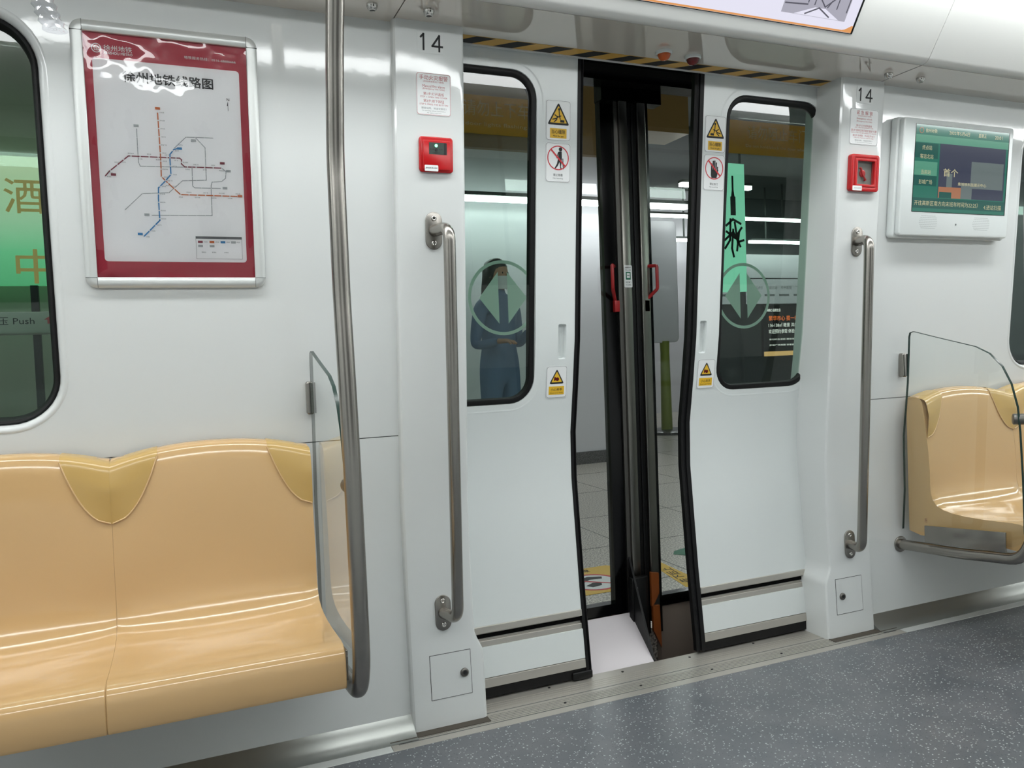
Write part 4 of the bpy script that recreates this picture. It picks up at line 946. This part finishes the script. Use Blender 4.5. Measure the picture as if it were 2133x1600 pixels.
# opposite platform screen
op = thing('opposite_platform_screen', 'dark platform screen across the platform with a white route header', 'platform screen', Matrix.Translation((5, 9, 0)))
MB().box(1.9, 8, 0, .3, 0, 1.75).box(1.9, 8, .1, .3, 2.6, 3.6).build('glazing', M['darkwall'], op, smooth=0)
hp = MB().box(1.9, 8, -.1, .3, 1.75, 2.6).build('header_panel', M['stwall'], op, smooth=0)
MB().box(1.9, 8, -.104, -.1, 2.18, 2.195).build('header_line', M['ink'], hp, smooth=0)
L = [('往 高新区南 方向', .9, 2.31, 1.9, .15), ('Towards Gaoxinqunan', .7, 2.2, 1.3, .06)]
for k in range(16): L.append(('▬▬', 1.5+k*.32, 1.90, .22, .035)); L.append((['客运北站', '市中医院', '下淀', '徐医附院', '焦山村'][k % 5], 1.55+k*.32, 2.03, .24, .06))
t = lettering(L, M['grey_ink'], hp, z=.102); t.matrix_local = Matrix(((1, 0, 0, 0), (0, 0, -1, 0), (0, 1, 0, 0), (0, 0, 0, 1)))
# advertisement lightbox in front of the dark screen
o = thing('advert_lightbox', 'dark advertising lightbox with orange headline and gold base, behind right window', 'sign', Matrix.Translation((8.36, 8.966, 1.308)))
MB().box(-.38, .75, -.03, .03, -.47, .42).build('panel', M['blackgloss'], o, smooth=0)
MB().box(-.38, .75, -.034, -.031, -.47, -.39).build('gold_base', M['adgold'], o, smooth=0)
Bm = Matrix(((1, 0, 0, 0), (0, 0, -1, -.032), (0, 1, 0, 0), (0, 0, 0, 1)))
t = lettering([('繁华市心 揽一城精粹', .16, .19, .84, .085, .01)], M['adorange'], o, name='headline', z=0); t.matrix_local = Bm
t = lettering([('116-138㎡ 瞰景 洋房', .05, .07, .64, .075, .006), ('欢迎预约参观 体验馆', .05, -.04, .64, .075, .006), ('首付约五成起 精装现房', .05, -.18, .62, .03), ('彭城广场商圈 轻奢居所', .05, -.28, .62, .03), ('地铁口 品质生活', -.15, .33, .3, .05, .02)], M['adtext'], o, name='small_lettering', z=0); t.matrix_local = Bm
# green lightbox banners
o = thing('green_lightbox', 'tall pale green lightbox banner with dark brush strokes, behind right window', 'sign', Matrix.Translation((3.62, 4.2, 2.2)))
for xx_ in (-.20, .11): MB().box(xx_-.02, xx_+.02, .0, .04, -2.2, -.62).build('post', M['darkwall'], o, smooth=0)
MB().box(-.22, .13, -.02, .06, -.62, .62).build('panel', M['greenlit'], o, smooth=0)
g = MB()
g.prism([(-.045, .30), (.015, .30), (.015, .12), (-.045, .12)], 0, .003).prism([(-.035, .30), (-.025, .36), (-.025, .50), (-.005, .50), (-.005, .36), (.005, .30)], 0, .003)
g.merge(poly2d([[(-.10, .02), (-.02, .08), (.07, .04)], [(-.05, .08), (-.06, -.12), (-.12, -.20)], [(.0, .05), (.03, -.14), (.10, -.12)], [(-.10, -.04), (.0, -.10), (.08, .0)], [(-.02, -.02), (-.04, -.20), (-.02, -.28)], [(.05, -.04), (.02, -.22)], [(-.12, -.12), (-.02, -.04), (.06, -.18)]], .022, 0, .003))
g.xf(Matrix(((1, 0, 0, 0), (0, 0, -1, -.021), (0, 1, 0, 0), (0, 0, 0, 1)))).build('brush_strokes', M['darkwall'], o, smooth=0)
o = thing('green_advert_panel', 'green glowing advert with gold characters, behind left window', 'sign', Matrix.Translation((-2.6, 3.3, 1.9)))
MB().box(-.9, .55, -.02, .05, -.33, .42).build('panel', M['greenfade'], o, smooth=0)
for xx_ in (-.7, .4): MB().box(xx_-.02, xx_+.02, .0, .04, -1.9, -.33).build('post', M['darkwall'], o, smooth=0)
t = lettering([('酒', .38, .19, .20, .20, .01), ('中', .42, -.22, .20, .20, .01)], M['goldlet'], o, name='gold_characters', z=0); t.matrix_local = Matrix(((1, 0, 0, 0), (0, 0, -1, -.022), (0, 1, 0, 0), (0, 0, 0, 1)))
# station tube lamps; the near-edge one is added to brighten the warning band
for lb, x0, x1, y, z in (('long tube lamp across the platform ceiling, nearest the green banner', 3.2, 8.4, 8.0, 3.03), ('tube lamp right above the route header', 7.2, 9.4, 8.3, 2.72), ('tube lamp above the route header, behind green banner', 5.0, 6.1, 8.3, 2.72),
                         ('tube lamp added over the near platform edge to light the warning band', -3.6, 5.0, .95, 2.42), ('tube lamp standing in for a pale sign box, middle of the platform', -2.5, 3.0, 4.1, 2.36), ('short tube lamp above the platform column', 4.0, 5.0, 5.6, 2.93)):  # the middle lamp is a glowing bar in place of a pale sign box
    o = thing('tube_lamp', lb, 'lamp', Matrix.Translation(((x0+x1)/2, y, z)), 'tube lamps over the platform')
    hl = (x1-x0)/2
    MB().box(-hl, hl, -.03, .03, -.02, .02).build('tube', M['tube'], o, smooth=0)
    MB().box(-hl, hl, -.05, .05, .021, .05).build('housing', M['stceil'], o, smooth=0)
    for k in (-.7, .7): MB().box(k*hl-.01, k*hl+.01, -.01, .01, .05, 3.6-z).build('hanger_rod', M['stceil'], o, smooth=0)
# floor decals
o = thing('floor_warning_decal', 'yellow floor decal with a round no-stepping symbol, left door pane', 'floor decal', Matrix.Translation((.30, 1.08, 0)))
MB().prism([(-.42, .193), (.16, .193), (.25, .05), (.22, -.20), (-.42, -.18)], .0005, .0015).build('sheet', M['yellow'], o, smooth=0)
ring2d(circle(-.03, -.03, .128, 32), circle(-.03, -.03, .112, 32), .0016, .002).build('red_ring', M['signred'], o, smooth=0)
MB().prism(circle(-.03, -.03, .111, 32), .0016, .0018).build('white_disc', M['sticker'], o, smooth=0)
MB().prism([(-.10, .02), (-.02, .055), (.045, .03), (.03, .0), (-.03, .01), (-.09, -.03)], .0019, .0022).merge(MB().prism([(-.09, -.07), (-.04, -.04), (.0, -.05), (-.02, -.09), (-.07, -.10)], .0019, .0022)).build('shoe_symbol', M['ink'], o, smooth=0)
MB().prism([(-.115, .035), (-.105, .045), (.055, -.095), (.045, -.105)], .0023, .0026).build('red_bar', M['signred'], o, smooth=0)
lettering([('小心空隙', -.06, .148, .20, .045, .01)], M['ink'], o, z=.0022)
o = thing('floor_text_decal', 'yellow floor strip with black characters, right door pane', 'floor decal', Matrix.Translation((.66, .98, 0)))
MB().prism([(.010, .25), (.062, .25), (.046, -.045), (.036, -.26), (-.083, -.26), (-.02, .087)], .0005, .0015).build('sheet', M['yellow'], o, smooth=0)
t = lettering([('先下后上', 0, 0, .25, .052, .01)], M['ink'], o, z=.0022); t.matrix_local = Matrix.Translation((-.003, -.02, 0)) @ Matrix.Rotation(math.radians(80), 4, 'Z')
o = tag(MB().prism([(-.07, .0), (-.03, .05), (.12, .10), (.06, .02), (.02, -.14), (-.02, -.06)], .0005, .0015).build('floor_arrow', M['green'], smooth=0), 'green arrow decal on the platform floor', 'floor decal'); o.location = (.93, 1.28, 0)

# ------------------------------------------------------------------ person on the platform
def skinned(name, verts, edges, radii, m, parent, sub=2):
    me = bpy.data.meshes.new(name); me.from_pydata(verts, edges, []); ob = bpy.data.objects.new(name, me); C.objects.link(ob)
    sk = ob.modifiers.new('skin', 'SKIN'); sk.use_smooth_shade = True
    d = me.skin_vertices[0].data if me.skin_vertices else None
    if d is None:
        bpy.context.view_layer.objects.active = ob
    for i, r in enumerate(radii): me.skin_vertices[0].data[i].radius = (r, r) if not isinstance(r, tuple) else r
    me.skin_vertices[0].data[0].use_root = True
    su = ob.modifiers.new('sub', 'SUBSURF'); su.levels = sub; su.render_levels = sub
    me.materials.append(m); ob.parent = parent; return ob
pe = thing('person', 'person with dark hair, white mask and blue clothes, standing behind the left door window', 'person', Matrix.Translation((.73, 3.25, 0)) @ Matrix.Rotation(math.radians(205), 4, 'Z'))
V = [(0, 0, .95), (0, 0, 1.12), (0, 0, 1.30), (0, 0, 1.42), (0, .01, 1.50), (0, .015, 1.56),
     (.10, 0, .90), (.11, .01, .50), (.11, -.01, .09), (.11, .12, .03), (-.10, 0, .90), (-.11, .01, .50), (-.11, -.01, .09), (-.11, .12, .03),
     (.18, 0, 1.40), (.23, -.02, 1.12), (.19, .18, 1.15), (-.18, 0, 1.40), (-.23, -.02, 1.12), (-.16, .16, 1.22)]
Eg = [(0, 1), (1, 2), (2, 3), (3, 4), (4, 5), (0, 6), (6, 7), (7, 8), (8, 9), (0, 10), (10, 11), (11, 12), (12, 13), (3, 14), (14, 15), (15, 16), (3, 17), (17, 18), (18, 19)]
Rd = [.14, .12, .14, .11, .052, .05, .095, .062, .042, .035, .095, .062, .042, .035, .058, .042, .03, .058, .042, .03]
skinned('body', V, Eg, Rd, M['navy'], pe)
hd_ = MB(); rings = []
for z, rx, ry, yo in ((1.525, .03, .035, .02), (1.535, .05, .06, .02), (1.56, .062, .08, .012), (1.60, .070, .092, .005), (1.64, .074, .096, 0), (1.68, .072, .094, -.003), (1.71, .060, .08, -.005), (1.735, .03, .045, -.006)):
    rings.append([(rx*math.cos(a), yo+ry*math.sin(a), z) for a in [2*math.pi*k/20 for k in range(20)]])
hd_.loft(rings); hd_.merge(MB().add([(0, .118, 1.612), (.012, .092, 1.605), (-.012, .092, 1.605), (0, .092, 1.65)], [(0, 1, 2), (0, 2, 3), (0, 3, 1), (1, 3, 2)]))
for s in (-1, 1): hd_.merge(MB().lathe([(.0, -.004), (.014, -.003), (.014, .003), (0, .004)], 10).xf(Matrix.Translation((s*.076, 0, 1.62)) @ Matrix.Rotation(math.radians(90), 4, 'Y')))
hd_.build('head', M['skin'], pe, smooth=80)
MB().loft([[(rx*math.cos(a), yo+ry*math.sin(a), z) for a in [2*math.pi*k/20 for k in range(20)]] for z, rx, ry, yo in ((1.47, .075, .05, -.075), (1.55, .085, .07, -.05), (1.62, .086, .092, -.022), (1.69, .083, .098, -.012), (1.73, .065, .08, -.01), (1.755, .03, .04, -.008))]).build('hair', M['hair'], pe, smooth=80)
MB().loft([[(rx*math.cos(a), yo+ry*math.sin(a), z) for a in [math.radians(20+140*k/12) for k in range(13)]] for z, rx, ry, yo in ((1.528, .05, .066, .022), (1.56, .066, .088, .016), (1.60, .074, .104, .010), (1.62, .073, .104, .006))], False).build('face_mask', M['mask'], pe, smooth=80)
for s in (-1, 1): MB().lathe([(0, 0), (.007, .001), (.004, .004), (0, .005)], 10).xf(Matrix.Translation((s*.028, .088, 1.643)) @ Matrix.Rotation(math.radians(-90), 4, 'X')).build('eye', M['ink'], pe)
for s, (hx_, hy_, hz_) in ((1, (.19, .19, 1.15)), (-1, (-.16, .17, 1.22))):
    h_ = MB().loft([[(hx_+a*math.cos(t), hy_+k*.035, hz_+b*math.sin(t)) for t in [2*math.pi*q/10 for q in range(10)]] for k, a, b in ((-.3, .022, .020), (.3, .034, .018), (1.6, .038, .016), (2.2, .034, .012))])
    for q in range(4): h_.tube([(hx_-.026+q*.0175, hy_+.072, hz_), (hx_-.028+q*.0185, hy_+.105+.008*(q in (1, 2)), hz_-.006), (hx_-.028+q*.0185, hy_+.128+.010*(q in (1, 2)), hz_-.022)], .0078, 8)
    h_.tube([(hx_-s*.030, hy_+.02, hz_), (hx_-s*.052, hy_+.05, hz_-.004), (hx_-s*.052, hy_+.078, hz_-.012)], .0088, 8)
    h_.build('hand', M['skin'], pe, smooth=70)
